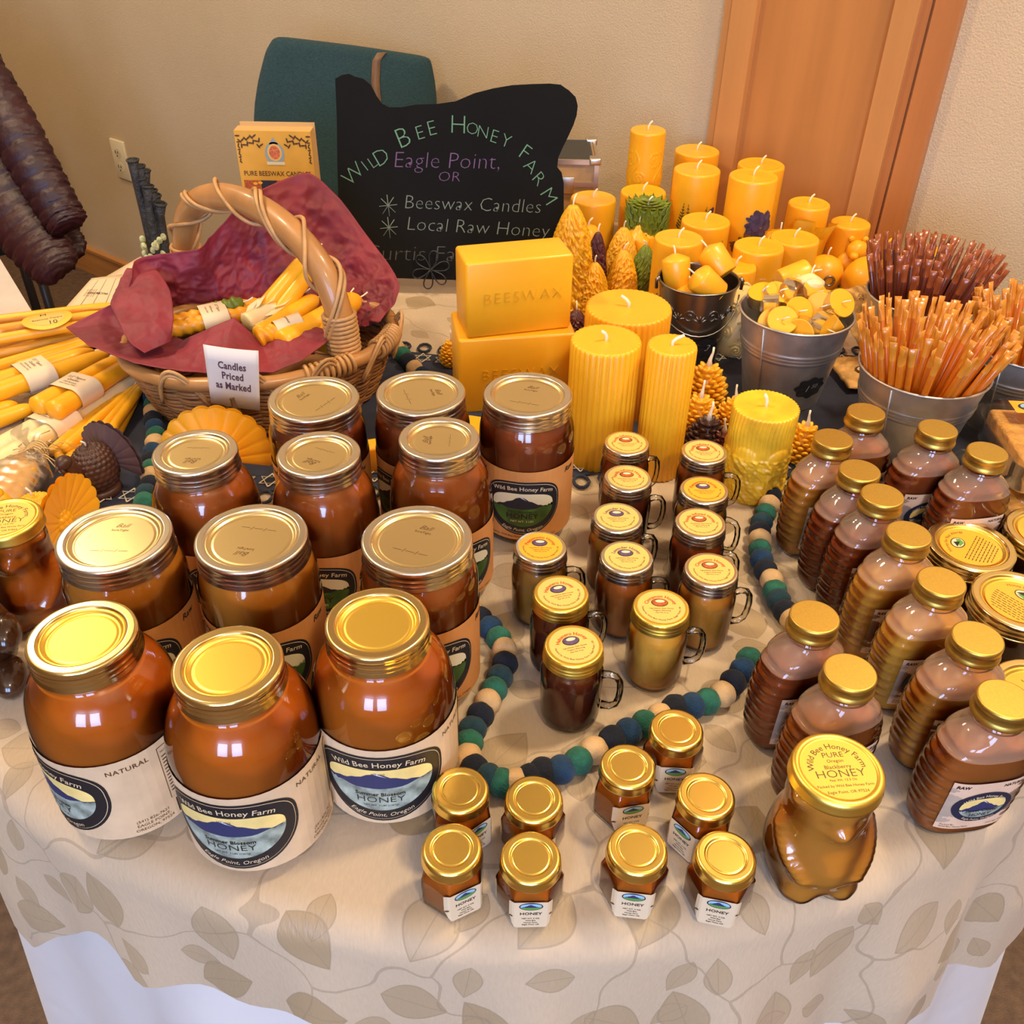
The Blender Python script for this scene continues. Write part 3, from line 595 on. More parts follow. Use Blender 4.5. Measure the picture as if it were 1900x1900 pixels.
# ---------------------------------------------------------------- ribbed flat bottles
def bottle():
    t = thing('honey_bottle', 'x', 'bottle')
    prof = [(0.001, .001, .0008), (.026, .015, .0008), (.0335, .0195, .003), (.0365, .0215, .009), (.0385, .0225, .025), (.0398, .023, .045), (.0398, .023, .062), (.0385, .0228, .076), (.0350, .0225, .089), (.0300, .0215, .099), (.0240, .0200, .106), (.0190, .0180, .110), (.0168, .0168, .1125), (.0162, .0162, .116)]
    def pr(z):
        for a, b in zip(prof[1:], prof[2:]):
            if z <= b[2]: q = (z-a[2])/max(1e-6, b[2]-a[2]); return a[0]+(b[0]-a[0])*q, a[1]+(b[1]-a[1])*q
        return prof[-1][:2]
    def surf(z, a, inset=0, rib=1):
        w, d = pr(z); ca, sa = math.cos(a), math.sin(a); e = 2/(2.0 if z > .104 else 2.7)
        sd = max(0, abs(ca)-.35)/.65; rb = rib*.0006*math.sin((z-.012)*2*PI/.0095)*min(1, sd*1.4)*(1 if .018 < z < .101 else 0)
        sg = lambda q: (q > 0)-(q < 0)
        return ((w-inset+rb)*sg(ca)*abs(ca)**e, (d-inset+rb*.6)*sg(sa)*abs(sa)**e, z)
    Z = [.0008, .0015, .003, .006, .010, .014] + [.018+.00155*i for i in range(54)] + [.103, .106, .108, .110, .112, .116]
    def shell(name, m, zmax, inset, closed):
        zs = [z for z in Z if z <= zmax]; seg = 64; mb = MB(); vs = [surf(z+(.0015 if inset and z < .004 else 0), 2*PI*k/seg, inset) for z in zs for k in range(seg)]
        fs = [(i*seg+k, i*seg+(k+1) % seg, (i+1)*seg+(k+1) % seg, (i+1)*seg+k) for i in range(len(zs)-1) for k in range(seg)]; fs.append(tuple(range(seg))[::-1])
        if closed: fs.append(tuple((len(zs)-1)*seg+k for k in range(seg)))
        mb.add(vs, fs)
        if not closed:                        # above the honey the wall is misted from inside
            for i, f in enumerate(mb.f):
                if min(mb.v[k][2] for k in f) > .0905: mb.m[i] = 1
        return mb.build(name, m, t)
    shell('honey', HM, .0935, .0016, True); shell('glass', [G, GBOT], .2, 0, False)
    r, h = .0192, .1345
    MB().lathe([(.0162, .1145), (.0182, .1150), (.0186, .1165), (.0160, .118), (.0160, .1325)], 48).build('neck_ring', G, t)
    Q = [(0, h), (r-.0012, h), (r-.0003, h-.0005), (r, h-.0018), (r, h-.005), (r-.0009, h-.006), (r, h-.0075), (r-.0008, h-.009), (r, h-.0105), (r+.0010, h-.0125), (r+.0008, h-.0140), (r-.001, h-.0145)]
    MB().lathe(Q[::-1], 64).build('cap', GOLDM, t)
    def mp(x, y, l):
        w, d = pr(y); e = 2/2.7; q = min(.999, abs(x)/w)**(1/e); return (x, -(d+.0006+.00018*l)*math.sqrt(max(0, 1-q*q))**e, y)
    A = Art(mp); A.rect(-.0285, .0285, .015, .070, PAPL, 0, 16)
    A.disc(0, .042, .0235, .0175, INKB, 1, 36, 2); A.scene(0, .042, .0180, .0105, .0125, 2, 'mist'); A.text('Wild Bee Honey Farm', 0, .0555, .0040, INKG, 3, arc=.022, off=.01); A.text('Eagle Point, Oregon', 0, .0270, .0033, INKG, 3, arc=-.024)
    A.text('Sweet Clover', 0, .0385, .0046, INKB, 4, off=.01); A.text('HONEY', 0, .0335, .0050, INKB, 4); A.text('RAW', -.0215, .0655, .0042, INK, 1, off=.03, shear=.2); A.text('NATURAL', .0185, .0655, .0040, INK, 1, off=.02, shear=.2)
    A.text('Packed By:', -.0205, .0205, .0024, BRI, 1); A.text('Wild Bee Honey Farm', -.0150, .0178, .0024, BRI, 1); A.text('(541) 826-7621', .0180, .0190, .0024, BRI, 1); A.build('label', t); return t
PAPL = mat('pink_cream_label', (.74, .50, .34), .55, vary=(40, .1)); GBOT = glassmat('ribbed_bottle_glass', (.97, .93, .88), 1.3, .07, frost=.22)
BT = [(1578, 1246, 20, HB, 'brown honey flat bottle directly behind the bear jar'), (1866, 1296, 9, HB, 'frontmost right flat bottle showing its whole oval clover honey label'), (1512, 1143, 22, HR, 'red-brown flat bottle at the left end, next to the garland'), (1815, 1183, 14, HM, 'amber flat bottle just behind the frontmost right bottle'),
 (1748, 1078, 16, HL, 'light gold flat bottle beside the lower round creamed honey jar'), (1687, 990, 18, HL, 'light gold flat bottle beside the upper round creamed honey jar'), (1638, 918, 20, HR, 'dark red-brown flat bottle in the middle of the ribbed bottles'), (1596, 872, 22, HR, 'red-brown flat bottle just behind the middle dark one'),
 (1547, 813, 24, HM, 'amber flat bottle at the back left beside the carved pillar candle'), (1608, 764, 8, HB, 'rearmost flat bottle in front of the bucket of amber honey sticks'), (1741, 795, 12, HR, 'dark red flat bottle at the back centre below the honey stick bucket'), (1833, 838, 10, HR, 'dark red flat bottle at the back right beside the honeycomb tray')]
b0 = None
for u, v, rz, hm, lb in BT:
    p = T(u, v, .1345)
    if b0 is None: b0 = o = bottle(); o['label'] = lb; o['group'] = 'ribbed flat honey bottles'
    else: o = dup(b0, p.xy, 0, lb)
    o.location = (p.x, p.y, TZ); o.rotation_euler = (0, 0, math.radians(rz))
    for ch in o.children:
        if ch.name.split('.')[0] == 'honey': setm(ch, hm)

# ---------------------------------------------------------------- bear shaped jars
def bump(a, a0, wa, z, z0, wz, h):
    d = (a-a0+PI) % (2*PI)-PI; return h*math.exp(-(d/wa)**2-((z-z0)/wz)**2)
def bearjar(lab_mat, hm, txt):
    t = thing('bear_jar', 'x', 'jar'); F = -PI/2
    P = [(0, .0), (.016, .0), (.024, .001), (.0285, .004), (.0312, .010), (.0330, .020), (.0340, .030), (.0338, .040), (.0322, .050), (.0300, .058), (.0286, .064), (.0282, .070), (.0285, .076), (.0285, .082), (.0280, .088), (.0266, .093), (.0258, .098)]
    from bisect import bisect
    def rr(z):
        for (a, za), (b, zb) in zip(P[1:], P[2:]):
            if z <= zb: return a+(b-a)*(z-za)/max(1e-6, zb-za)
        return P[-1][0]
    def surf(z, a, ins):
        r = rr(z)
        for s in (-1, 1):
            r += bump(a, F+s*.62, .38, z, .009, .010, .0085)                       # feet
            r += bump(a, F+s*.62, .16, z, .010, .006, -.0020)                      # foot sole hollow
            r += max(bump(a, F+s*(1.45-.095*q), .22, z, .058-.0030*q, .0052, .0058) for q in range(10))   # arm folding from shoulder to belly
            r += bump(a, F+s*1.5, .4, z, .030, .010, .0015); r += bump(a, F+s*1.25, .22, z, .088, .005, .0045)   # hip, ear
            r += bump(a, F+s*.42, .14, z, .079, .0035, -.0018)                     # eye
        r += bump(a, F, .42, z, .036, .014, .0035) + bump(a, F, .3, z, .072, .006, .0055) + bump(a, F, .10, z, .076, .0025, .0015) + bump(a, F, .22, z, .006, .006, -.006)
        r = max(.001, r-ins); return (r*math.cos(a), r*math.sin(a), z)
    def shell(n, m, z0, z1, ins, cap):
        seg = 96; N = 80; mb = MB(); vs = []; 
        for i in range(N+1):
            z = z0+(z1-z0)*i/N
            for k in range(seg): vs.append(surf(max(z, .0), 2*PI*k/seg, ins if i else ins+.003))
        fs = [(i*seg+k, i*seg+(k+1) % seg, (i+1)*seg+(k+1) % seg, (i+1)*seg+k) for i in range(N) for k in range(seg)]; fs.append(tuple(range(seg))[::-1])
        if cap: fs.append(tuple(N*seg+k for k in range(seg)))
        mb.add(vs, fs); return mb.build(n, m, t)
    shell('honey', hm, .0022, .090, .0016, True); shell('glass', G, .0006, .0985, 0, False)
    r, h = .0302, .1035
    Q = [(0, h-.001), (.0242, h-.001), (.0250, h-.0005), (.0260, h), (.0284, h-.0003), (r-.0004, h-.002), (r, h-.004), (r, h-.0085), (r+.0005, h-.0100), (r-.001, h-.0108)]
    ld = MB().lathe(Q[::-1], 72).build('lid', GOLD, t); A = Art(lambda x, y, l: (x, y, h-.0009+.00012*l)); R_ = .0238
    A.disc(0, 0, R_, R_, lab_mat, 0, 48, 2); A.text('Wild Bee Honey Farm', 0, R_*.74, .0062, BRI, 1, arc=R_*.74); A.text('PURE', 0, R_*.45, .0058, BRI, 1, sx=1.1, off=-.005); A.text('Oregon', 0, R_*.25, .0036, BRI, 1)
    A.text(txt, 0, R_*.05, .0042, BRI, 1); A.text('HONEY', 0, -R_*.18, .0085, BRI, 1, sx=1.15, off=-.01); A.text('Net Wt. 12.5 Oz', 0, -R_*.38, .0026, BRI, 1); A.text('Packed by Wild Bee Honey Farm', 0, -R_*.56, .0028, BRI, 1); A.text('Eagle Point, OR 97524', 0, -R_*.76, .0030, BRI, 1)
    A.build('sticker', ld); return t
p = T(1556, 1424, .1035*1.13); o = bearjar(YEL, HM, 'Blackberry'); o['label'] = 'bear shaped glass jar of honey with a yellow lid sticker at the front right'; o.location = (p.x, p.y, TZ); o.rotation_euler = (0, 0, math.radians(6)); o.scale = (1.04, 1.04, 1.13)
p = T(8, 960, .1035*1.13); o2 = dup(o, p.xy, math.radians(12), 'bear shaped honey jar cut by the left edge of the photo, yellow round sticker', mats={'honey': HA})
# dark wax bear figurine at the left edge
def bear_candle(m, label, loc, s=1, rz=0, wick=True, name='bear_candle'):
    t = thing(name, label, 'candle', loc, rz); b = MB()
    fur = lambda d: 1+.025*math.sin(d[0]*31+d[2]*17)*math.sin(d[1]*29)
    b.ell((0, 0, .034*s), (.030*s, .026*s, .036*s), fn=fur, seg=32, rings=20); b.ell((0, -.004*s, .080*s), (.0235*s, .021*s, .022*s), fn=fur, seg=28, rings=18); b.ell((0, -.024*s, .076*s), (.009*s, .010*s, .008*s)); b.ell((0, -.034*s, .079*s), (.003*s, .002*s, .002*s))
    for q in (-1, 1):
        b.ell((q*.017*s, 0, .099*s), (.008*s, .004*s, .008*s)); b.ell((q*.026*s, -.016*s, .044*s), (.010*s, .018*s, .012*s), fn=fur); b.ell((q*.020*s, -.026*s, .012*s), (.012*s, .019*s, .012*s), fn=fur); b.ell((q*.008*s, -.0235*s, .084*s), (.002*s, .002*s, .002*s))
    b.build('wax_body', m, t)
    if wick: MB().tube([(0, 0, .098*s), (.001, 0, .108*s), (.004, 0, .113*s)], .0012, 6).build('wick', WICK, t)
    return t
p = T(0, 1290, 0); bear_candle(mat('dark_glossy_brown', (.045, .016, .006), .25, coat=.6), 'dark glossy brown bear figure cut by the left edge beside the front-left quart', (p.x-.025, p.y+.028), 1.25, .4, False, 'bear_figurine')

# ---------------------------------------------------------------- low round creamed honey jars
def crm():
    t = thing('creamed_honey_jar', 'x', 'jar'); P = [(.001, .0006), (.030, .0006), (.0340, .003), (.0360, .010), (.0375, .030), (.0380, .040), (.0372, .046), (.0375, .058)]
    MB().lathe([(max(.001, a-.0015), b+.0015) for a, b in P], 48, cap0=True, cap1=True).build('honey', HD, t); MB().lathe(P, 48).build('glass', G, t)
    lid2(t, .0412, .0645, BANDG, GOLD, .016); A = Art(lambda x, y, l: (x, y, .0645-.0029+.00012*l)); R = .0285
    A.disc(0, 0, R, R, ORS, 0, 48, 2); A.text('Honey for Nut Allergy', 0, R*.80, .0048, BRI, 1, arc=R*.8); A.disc(-R*.05, R*.42, R*.30, R*.24, BRI, 1); A.disc(-R*.05, R*.42, R*.26, R*.2, SKYC, 2)
    A.put([(-R*.28, R*.36), (-R*.1, R*.56), (R*.05, R*.38)], [(0, 1, 2)], INK, 3); A.put([(-R*.22, R*.3), (R*.05, R*.24), (R*.19, R*.42), (R*.1, R*.54)], [(0, 1, 2, 3)], GRN, 3)
    for i in range(8):
        w = R*1.5*math.sqrt(max(0, 1-((-.02-.11*i)/1.0)**2)); x = -w/2
        while x < w/2-.001: q = random.uniform(.002, .005); A.rect(x, min(x+q, w/2), R*(-.03-.11*i), R*(-.03-.11*i)+.0009, BRI, 1); x += q+.0011
    A.build('sticker', t); return t
c0 = crm(); CR = [(1803, 1010, 'low creamed honey jar with orange-stickered gold lid, whole in view beside flat bottles', .95), (1948, 986, 'round creamed honey jar cut by the right edge behind the other two', -.4), (1892, 1112, 'low creamed honey jar, silvery lid rim, nearest one at the right edge', -.9)]
for i, (u, v, lb, a) in enumerate(CR):
    p = T(u, v, .0645)
    o = c0 if i == 0 else dup(c0, p.xy, 0, lb); o.location = (p.x, p.y, TZ); o['label'] = lb; o['group'] = 'round creamed honey jars'; o.rotation_euler = (0, 0, a)
p = T(1935, 1290, .0645); o = dup(c0, p.xy, 2.0, 'dark low jar at the right edge behind the frontmost flat bottle')

# ---------------------------------------------------------------- honeycomb trays (clear clamshells)
COMB = mat('honeycomb', (.80, .42, .12), .3, sss=.4, rad=GRAD, coat=.4, vary=(60, .3), bump=(220, .8, .003))
def tray(label, loc, rz):
    t = thing('honeycomb_tray', label, 'tray', loc, rz, 'clear trays of cut honeycomb')
    def ring(hx, z, e=.016, n=40): return [((abs(math.cos(a))**.35*(1 if math.cos(a) > 0 else -1))*hx, (abs(math.sin(a))**.35*(1 if math.sin(a) > 0 else -1))*hx, z) for a in [2*PI*k/n for k in range(n)]]
    def sh(R, m, name, cap=True):
        vs = [p for hx, z in R for p in ring(hx, z)]; n = 40; fs = [(i*n+k, i*n+(k+1) % n, (i+1)*n+(k+1) % n, (i+1)*n+k) for i in range(len(R)-1) for k in range(n)]
        if cap: fs += [tuple(range(n))[::-1]]
        return MB().add(vs, fs).build(name, m, t)
    sh([(.053, .0008), (.055, .004), (.057, .030), (.060, .031), (.062, .029)], PL, 'tray_base'); l = sh([(.062, .0315), (.060, .033), (.056, .034), (.053, .041), (.047, .044)][::-1], PL, 'tray_lid')
    cb = MB(); cb.box((0, 0, .018), (.048, .048, .014), bev=.004); cb.build('honeycomb', COMB, t)
    A = Art(lambda x, y, l_: (x, y, .0444+.00015*l_)); A.rect(-.036, .045, .020, .042, ORS, 0); A.disc(-.014, .031, .017, .0085, INKB, 1); A.scene(-.014, .031, .0145, .0066, .0066, 2, 'mini'); A.build('sticker', t); return t
p = T(1822, 742, .10)+Vector((.040, -.048, 0)); tb_ = tray('lower clear honeycomb tray under the labelled one at the right edge', (p.x+.016, p.y-.022, 0), .10); ta_ = tray('clear tray of honeycomb with an orange oval label, at the right edge behind the bottles', (p.x+.026, p.y-.012, .0530), -.05); ta_.scale = tb_.scale = (1.2, 1.2, 1.15)

# ---------------------------------------------------------------- buckets
SLATE = mat('chalk_sticker', (.012, .012, .013), .7); CHALK = mat('white_chalk', (.45, .44, .42), .9)
def bucket(label, u, v, w, rt_guess, kind, txt, ta, group='galvanised buckets'):
    r = diam(u, v, rt_guess, w)/2; h = rt_guess; rb = r*.70; p = T(u, v, h); t = thing('metal_bucket', label, 'bucket', (p.x, p.y), 0, group)
    def R(z): return rb+(r-rb)*z/h
    ribs = (.62, .66, .70) if kind != 'pewter' else (.36, .38)
    P = [(.001, .001), (rb-.002, .001), (rb, .0025)]; N = 70
    for i in range(1, N):
        z = h*i/N; P.append((R(z)+sum(.0016*math.exp(-((z/h-q)/.012)**2) for q in ribs), z))
    P += [(r, h-.003), (r+.0018, h-.002), (r+.0022, h-.0006), (r+.001, h+.0006), (r-.0008, h), (r-.001, h-.003)]
    P += [(R(z)-.0012, z) for z in (h*.8, h*.5, h*.2)] + [(.001, h*.2-.0001)]
    MB().lathe(P, 80).build('pail', PEWT if kind == 'pewter' else GALV, t)
    if kind == 'pewter':
        e = MB()
        for k in range(10):                   # embossed scroll work around the upper half
            a0 = 2*PI*k/10; pts = []
            for q in range(22):
                th = q*.45; s = .0045*(1-q/26); a = a0+s/r*math.cos(th)*2; z = h*.72+s*math.sin(th)*2.2; pts.append(((R(z)+.0007)*math.cos(a), (R(z)+.0007)*math.sin(a), z))
            e.tube(pts, .0008, 5)
            for m_ in range(5):
                a1 = a0+.30; th = PI/2+(m_-2)*.6; e.tube([((R(h*.66)+.0007)*math.cos(a1+s_*math.cos(th)/r), (R(h*.66)+.0007)*math.sin(a1+s_*math.cos(th)/r), h*.66+s_*math.sin(th)) for s_ in (0, .006, .012)], [.0009, .0013, .0003], 5)
        e.build('scrollwork', PEWT, t)
        bl = MB(); bl.tube([((r+.003)*math.cos(a), (r+.003)*math.sin(a)*.9, h-.008-.030*math.sin((a-PI)) if False else h-.012-.05*abs(math.sin(a))) for a in [PI+.15+(PI-.3)*k/16 for k in range(17)]], .0011, 6); bl.build('bail_handle', PEWT, t)
        er = MB()
        for s_ in (PI+.12, -.12): er.tube([((r+.001)*math.cos(s_), (r+.001)*math.sin(s_), h+.004), ((r+.005)*math.cos(s_), (r+.005)*math.sin(s_), h), ((r+.004)*math.cos(s_), (r+.004)*math.sin(s_), h-.012)], .0024, 8)
        er.build('ear', PEWT, t)
    else:
        sm = MB(); a = -PI*.76; sm.tube([((R(z)+.001)*math.cos(a), (R(z)+.001)*math.sin(a), z) for z in (.004, h*.5, h-.004)], .0011, 6); sm.build('side_seam', GALV, t)
    if txt:
        hz = h*.33
        def mp(x, y, l):
            a = -PI/2+ta+x/R(hz+y); q = R(hz+y)+.0012+.00025*l+(.0016 if kind == 'pewter' and (hz+y) > h*.33 else 0); return (q*math.cos(a), q*math.sin(a), hz+y)
        A = Art(mp); n = 40; vs = [(0, 0)]+[(.021*(1+.09*math.cos(8*2*PI*k/n))*math.cos(2*PI*k/n), .0155*(1+.09*math.cos(8*2*PI*k/n))*math.sin(2*PI*k/n)) for k in range(n)]
        A.put(vs, [(0, 1+k, 1+(k+1) % n) for k in range(n)], SLATE, 0)
        for s_, x, y, q in txt: A.text(s_, x, y, q, CHALK, 1, off=-.015, shear=.25)
        A.build('chalk_sticker', t)
    return t, p, r, h
bk1 = bucket('galvanised bucket filled with tealights, black sticker chalked 1.50', 1479, 575, 206, .123, 'galv', [('1', -.006, -.001, .014), ('50', .004, .002, .009)], .38)
bk2 = bucket('galvanised bucket of amber honey sticks standing behind the flat bottles', 1716, 680, 232, .112, 'galv', None, 0)
bk3 = bucket('small dark pewter bucket with scrollwork holding votive candles', 1297, 516, 147, .124, 'pewter', [('3', .004, 0, .015)], .25)
bk4 = bucket('galvanised bucket of dark brown honey sticks behind the amber ones', 1716, 545, 205, .110, 'galv', None, 0)
bk5 = bucket('galvanised bucket of honey sticks cut by the right edge', 1905, 640, 190, .112, 'galv', None, 0)

STR = mat('amber_straw', (.50, .135, .004), .3, sss=.35, rad=GRAD, coat=.5, vary=(20, .15)); STRT = mat('straw_tip', (.58, .22, .02), .3, coat=.5)
STD = mat('dark_honey_straw', (.12, .018, .008), .3, coat=.6, vary=(30, .3)); STDT = mat('dark_straw_tip', (.30, .07, .02), .3, coat=.5)
def stick(m, mt):
    mb = MB(); L_ = .165; Z = [0, .006, .010, L_-.024, L_-.013, L_-.009, L_]; rd = [.0042, .0040, .0035, .0036, .0038, .0042, .0047]; fl = [.12, .2, 1, 1, .8, .2, .10]
    mb.tube([(0, 0, z) for z in Z[:4]], rd[:4], 8, 0, flat=fl[:4]); b = MB().tube([(0, 0, z) for z in Z[3:]], rd[3:], 8, 1, flat=fl[3:]); mb.join(b)
    return mb.build('honey_stick', [m, mt])
def fill(bk, n, m, mt, label, group, spread, seed, lean=(0, 0)):
    rnd = random.Random(seed); t, p, r, h = bk; s0 = stick(m, mt); first_ = True
    for i in range(n):
        q = math.sqrt((i+.5)/n); a = i*2.39996+rnd.uniform(-.1, .1)
        b0_ = Vector((p.x+math.cos(a)*q*r*.52, p.y+math.sin(a)*q*r*.52, .006+rnd.uniform(0, .006))); e = spread*q
        d = Vector((math.cos(a)*e+lean[0]+rnd.uniform(-.05, .05), math.sin(a)*e*.9+lean[1]+rnd.uniform(-.05, .05), 1)).normalized()
        rimk = (h-b0_.z)/d.z; at = b0_+d*rimk; rad_ = math.hypot(at.x-p.x, at.y-p.y)
        if rad_ > r*.93:
            sc_ = r*.93/rad_; tgt = Vector((p.x+(at.x-p.x)*sc_, p.y+(at.y-p.y)*sc_, h)); d = (tgt-b0_).normalized()
        o = s0 if first_ else s0.copy()
        if not first_: COL.objects.link(o)
        first_ = False; o.matrix_world = Matrix.Translation(b0_+Vector((0, 0, TZ))) @ d.to_track_quat('Z', 'Y').to_matrix().to_4x4() @ Matrix.Rotation(rnd.uniform(0, PI), 4, 'Z')
        tag(o, label, 'honey stick', group)
fill(bk2, 95, STR, STRT, 'amber honey stick standing in the bucket behind the flat bottles', 'amber honey sticks in the front bucket', .55, 3, (.04, .06))
fill(bk4, 85, STD, STDT, 'dark brown honey stick standing in the rear bucket', 'dark honey sticks in the rear bucket', .42, 5, (.05, .05))
fill(bk5, 60, STR, STRT, 'amber honey stick in the bucket at the right edge', 'amber honey sticks in the right bucket', .5, 9, (-.1, .0))

# kraft bags between buckets
KB = mat('printed_kraft_bag', (.66, .36, .10), .6, vary=(90, .35))
for i, (u, v, z, rz, lb) in enumerate(((1606, 590, .055, .5, 'printed kraft sachet with oval emblem leaning between the buckets'), (1600, 690, .012, .15, 'printed kraft sachet lying flat under the leaning one'))):
    p = T(u, v, z); t = thing('kraft_sachet', lb, 'sachet', (p.x, p.y, z), rz)
    def pil(a, b, sg): x = (a-.5)*.075; y = (b-.5)*.105; q = max(0, math.sin(PI*a)*math.sin(PI*b))**.5; return (x, y*.8, y*(.55 if i == 0 else .02)+sg*.009*q+.002*noise3(x*90, y*90, 1))
    mb = MB(); mb.grid(lambda a, b: pil(a, b, 1), 20, 24); mb.grid(lambda a, b: pil(a, b, -1), 20, 24); mb.build('pouch', KB, t)
    A = Art(lambda x, y, l: (x, y*.8, y*(.55 if i == 0 else .02)+.0098+.0003*l)); A.disc(.0, -.012, .017, .013, BRI, 0); A.disc(.0, -.012, .014, .010, SKYC, 1); A.disc(0, -.014, .009, .004, PURP, 2); A.text('22', .004, .024, .012, BRI, 0, rot=1.2); A.build('print', t)

# ================================================================ CANDLES
def wick(par, z, l=.014, dx=.006, dy=0, r=.0015, x=0, y=0, m=None): return MB().tube([(x, y, z-.003), (x, y, z+l*.35), (x+dx*.35, y+dy*.35, z+l*.7), (x+dx, y+dy, z+l)], [r, r, r, r*.9], 7).build('wick', m or WICK, par)
def pillar(name, label, u, v, w, h, m=None, prof=None, fn=None, wk=(.014, .006, 0), group=None, seg=64, loc=None, r=None, cat='candle'):
    if loc is None: r = diam(u, v, h, w)/2; q = T(u, v, h); loc = (q.x, q.y)
    t = thing(name, label, cat, loc, 0, group); P = prof(r, h) if prof else [(.001, 0), (r*.97, 0), (r, .0015)]+[(r, .002+(h-.006)*i/6) for i in range(1, 7)]+[(r-.0006, h-.0015), (r-.003, h), (r*.72, h-.0012), (r*.2, h-.001), (.001, h)]
    MB().lathe(P, seg, fn=fn, cap0=True, cap1=True).build('wax_body', m or WAX, t); wick(t, h, *wk); return t, Vector((loc[0], loc[1], 0)), r
RREF = [.02]
def flute(n, amp, h): return lambda r, z, a: (r*(1+1.7*amp*(abs(math.cos(n*a/2))*1.4-1)*(1 if z < h-.002 else .8)) if r > .8*RREF[0] else r, z)
RP = lambda r, h: [(.001, 0), (r*.97, 0), (r, .002), (r, h*.5), (r, h-.003), (r-.0014, h), (r-.004, h+.0002), (r*.5, h-.0006), (.001, h-.0006)]
pillar('ribbed_pillar_candle', 'wide short ribbed beeswax pillar behind the two tall ribbed ones', 0, 0, 0, .138, WAX, RP, flute(44, .014, .138), (.012, -.010, .004, .0022), 'ribbed beeswax pillars', 352, (.140, 1.083), .0530)
pillar('ribbed_pillar_candle', 'thick tall ribbed beeswax pillar at the left of the ribbed group', 1125, 630, 131, .155, WAX, RP, flute(34, .018, .155), (.012, -.006, -.004, .002), 'ribbed beeswax pillars', 272)
pillar('ribbed_pillar_candle', 'slim tall ribbed beeswax pillar at the right of the ribbed group', 1248, 639, 92, .165, WAX, RP, flute(28, .022, .165), (.010, .012, .002, .002), 'ribbed beeswax pillars', 224)
PG = 'plain beeswax pillars at the back'
def press(t, r, h, items):                   # pressed flowers and ferns on the side of a pillar
    for nm, m, a0, z0, lst in items:
        def mp(x, y, l): a = -PI/2+a0+x/r; return ((r+.0006+.0002*l)*math.cos(a), (r+.0006+.0002*l)*math.sin(a), z0+y)
        A = Art(mp)
        for (x, y, rx, ry, ro) in lst: A.disc(x, y, rx, ry, m, random.randint(0, 5), 12, 1, ro)
        A.build(nm, t)
FERN = mat('pressed_fern', (.045, .055, .012), .6, vary=(90, .4)); PLUM = mat('pressed_purple_petals', (.055, .035, .075), .6, vary=(120, .5)); PLUB = mat('pressed_brown_petals', (.14, .065, .03), .6, vary=(90, .5))
def fernl(x0, y0, L_, dirn, n=9, wd=.008):
    o = []; ca, sa = math.cos(dirn), math.sin(dirn)
    for k in range(n):
        q = k/n; w = wd*(1-q)*.9
        for s in (-1, 1): o.append((x0+ca*L_*q-sa*s*w*.6, y0+sa*L_*q+ca*s*w*.6, w*.65, w*.16+.0004, dirn+s*.9))
    o.append((x0+ca*L_*.45, y0+sa*L_*.45, L_*.5, .0005, dirn)); return o
def petals(n, x0, y0, R, pr, seed):
    rd = random.Random(seed); return [(x0+R*math.sqrt(rd.random())*math.cos(a), y0+R*math.sqrt(rd.random())*math.sin(a), pr*rd.uniform(.6, 1.2), pr*rd.uniform(.3, .8), a) for a in [rd.uniform(0, 2*PI) for _ in range(n)]]
def emb(r, z, a):
    if z < .01 or z > .165: return r, z
    x = (a % (PI/2))*r-.023; q = 0
    for k in range(5):                       # scrolls and leaves in low relief
        cz = .025+.032*k; cx = .010*(1 if k % 2 else -1); d = math.hypot(x-cx, z-cz); q = max(q, 1-abs(math.sin(d*560+math.atan2(z-cz, x-cx)*.5))*1.8 if d < .013 else 0)
    q = max(q, 1-abs(x-.009*math.sin(z*95))/.0018); return r+.0016*max(0, q), z
pillar('embossed_pillar_candle', 'tallest beeswax pillar with embossed scrolling leaves, at the back against the wall', 1203, 240, 66, .195, WAX, lambda r, h: [(.001, 0), (r, 0)]+[(r, h*i/90) for i in range(1, 90)]+[(r-.002, h), (.001, h-.001)], emb, seg=160)
pillar('pillar_candle', 'plain beeswax pillar at the back, just left of the wooden door panel', 1294, 278, 82, .147, group=PG)
t, _, r = pillar('pillar_candle', 'beeswax pillar decorated with pressed green ferns and a dark leaf', 1294, 313, 86, .157, group=PG)
press(t, r, .157, [('pressed_fern', FERN, 0, .07, fernl(-.024, .0, .045, 1.5)+fernl(-.012, -.01, .055, 1.6)+fernl(.012, .0, .04, 1.4)+petals(14, .005, .005, .022, .008, 1)), ('pressed_leaf', PLUM, .55, .085, petals(9, .004, .004, .010, .007, 4))])
pillar('pillar_candle', 'plain beeswax pillar in front of the wooden door, behind the purple flower pillar', 1413, 304, 86, .153, group=PG)
t, _, r = pillar('pillar_candle', 'tall beeswax pillar with pressed purple flowers on its right side', 1399, 325, 90, .177, group=PG)
press(t, r, .177, [('pressed_flower', PLUM, .35, .112, petals(34, 0, 0, .017, .0095, 2)), ('pressed_flower', PLUB, -.15, .078, petals(30, 0, 0, .019, .008, 3)), ('pressed_leaf', FERN, .5, .070, petals(16, 0, 0, .018, .009, 5))])
pillar('pillar_candle', 'plain beeswax pillar right of the chalkboard sign behind the big cone candle', 1101, 366, 84, .119, group=PG)
pillar('pillar_candle', 'plain beeswax pillar behind the green petal candle', 1194, 354, 84, .121, group=PG)
t, _, r = pillar('pillar_candle', 'short beeswax pillar with one dark pressed leaf, below the fern pillar', 1310, 408, 90, .121, group=PG)
press(t, r, .12, [('pressed_leaf', PLUM, .4, .075, fernl(0, 0, .03, 1.2, 7, .007)+petals(12, 0, -.01, .014, .007, 8))])
pillar('pillar_candle', 'short beeswax pillar behind the little cone candle and votive bucket', 1260, 440, 91, .138, group=PG)
t, _, r = pillar('pillar_candle', 'short wide beeswax pillar with a dark fern at its base, behind the tealight bucket', 1409, 455, 92, .120, group=PG)
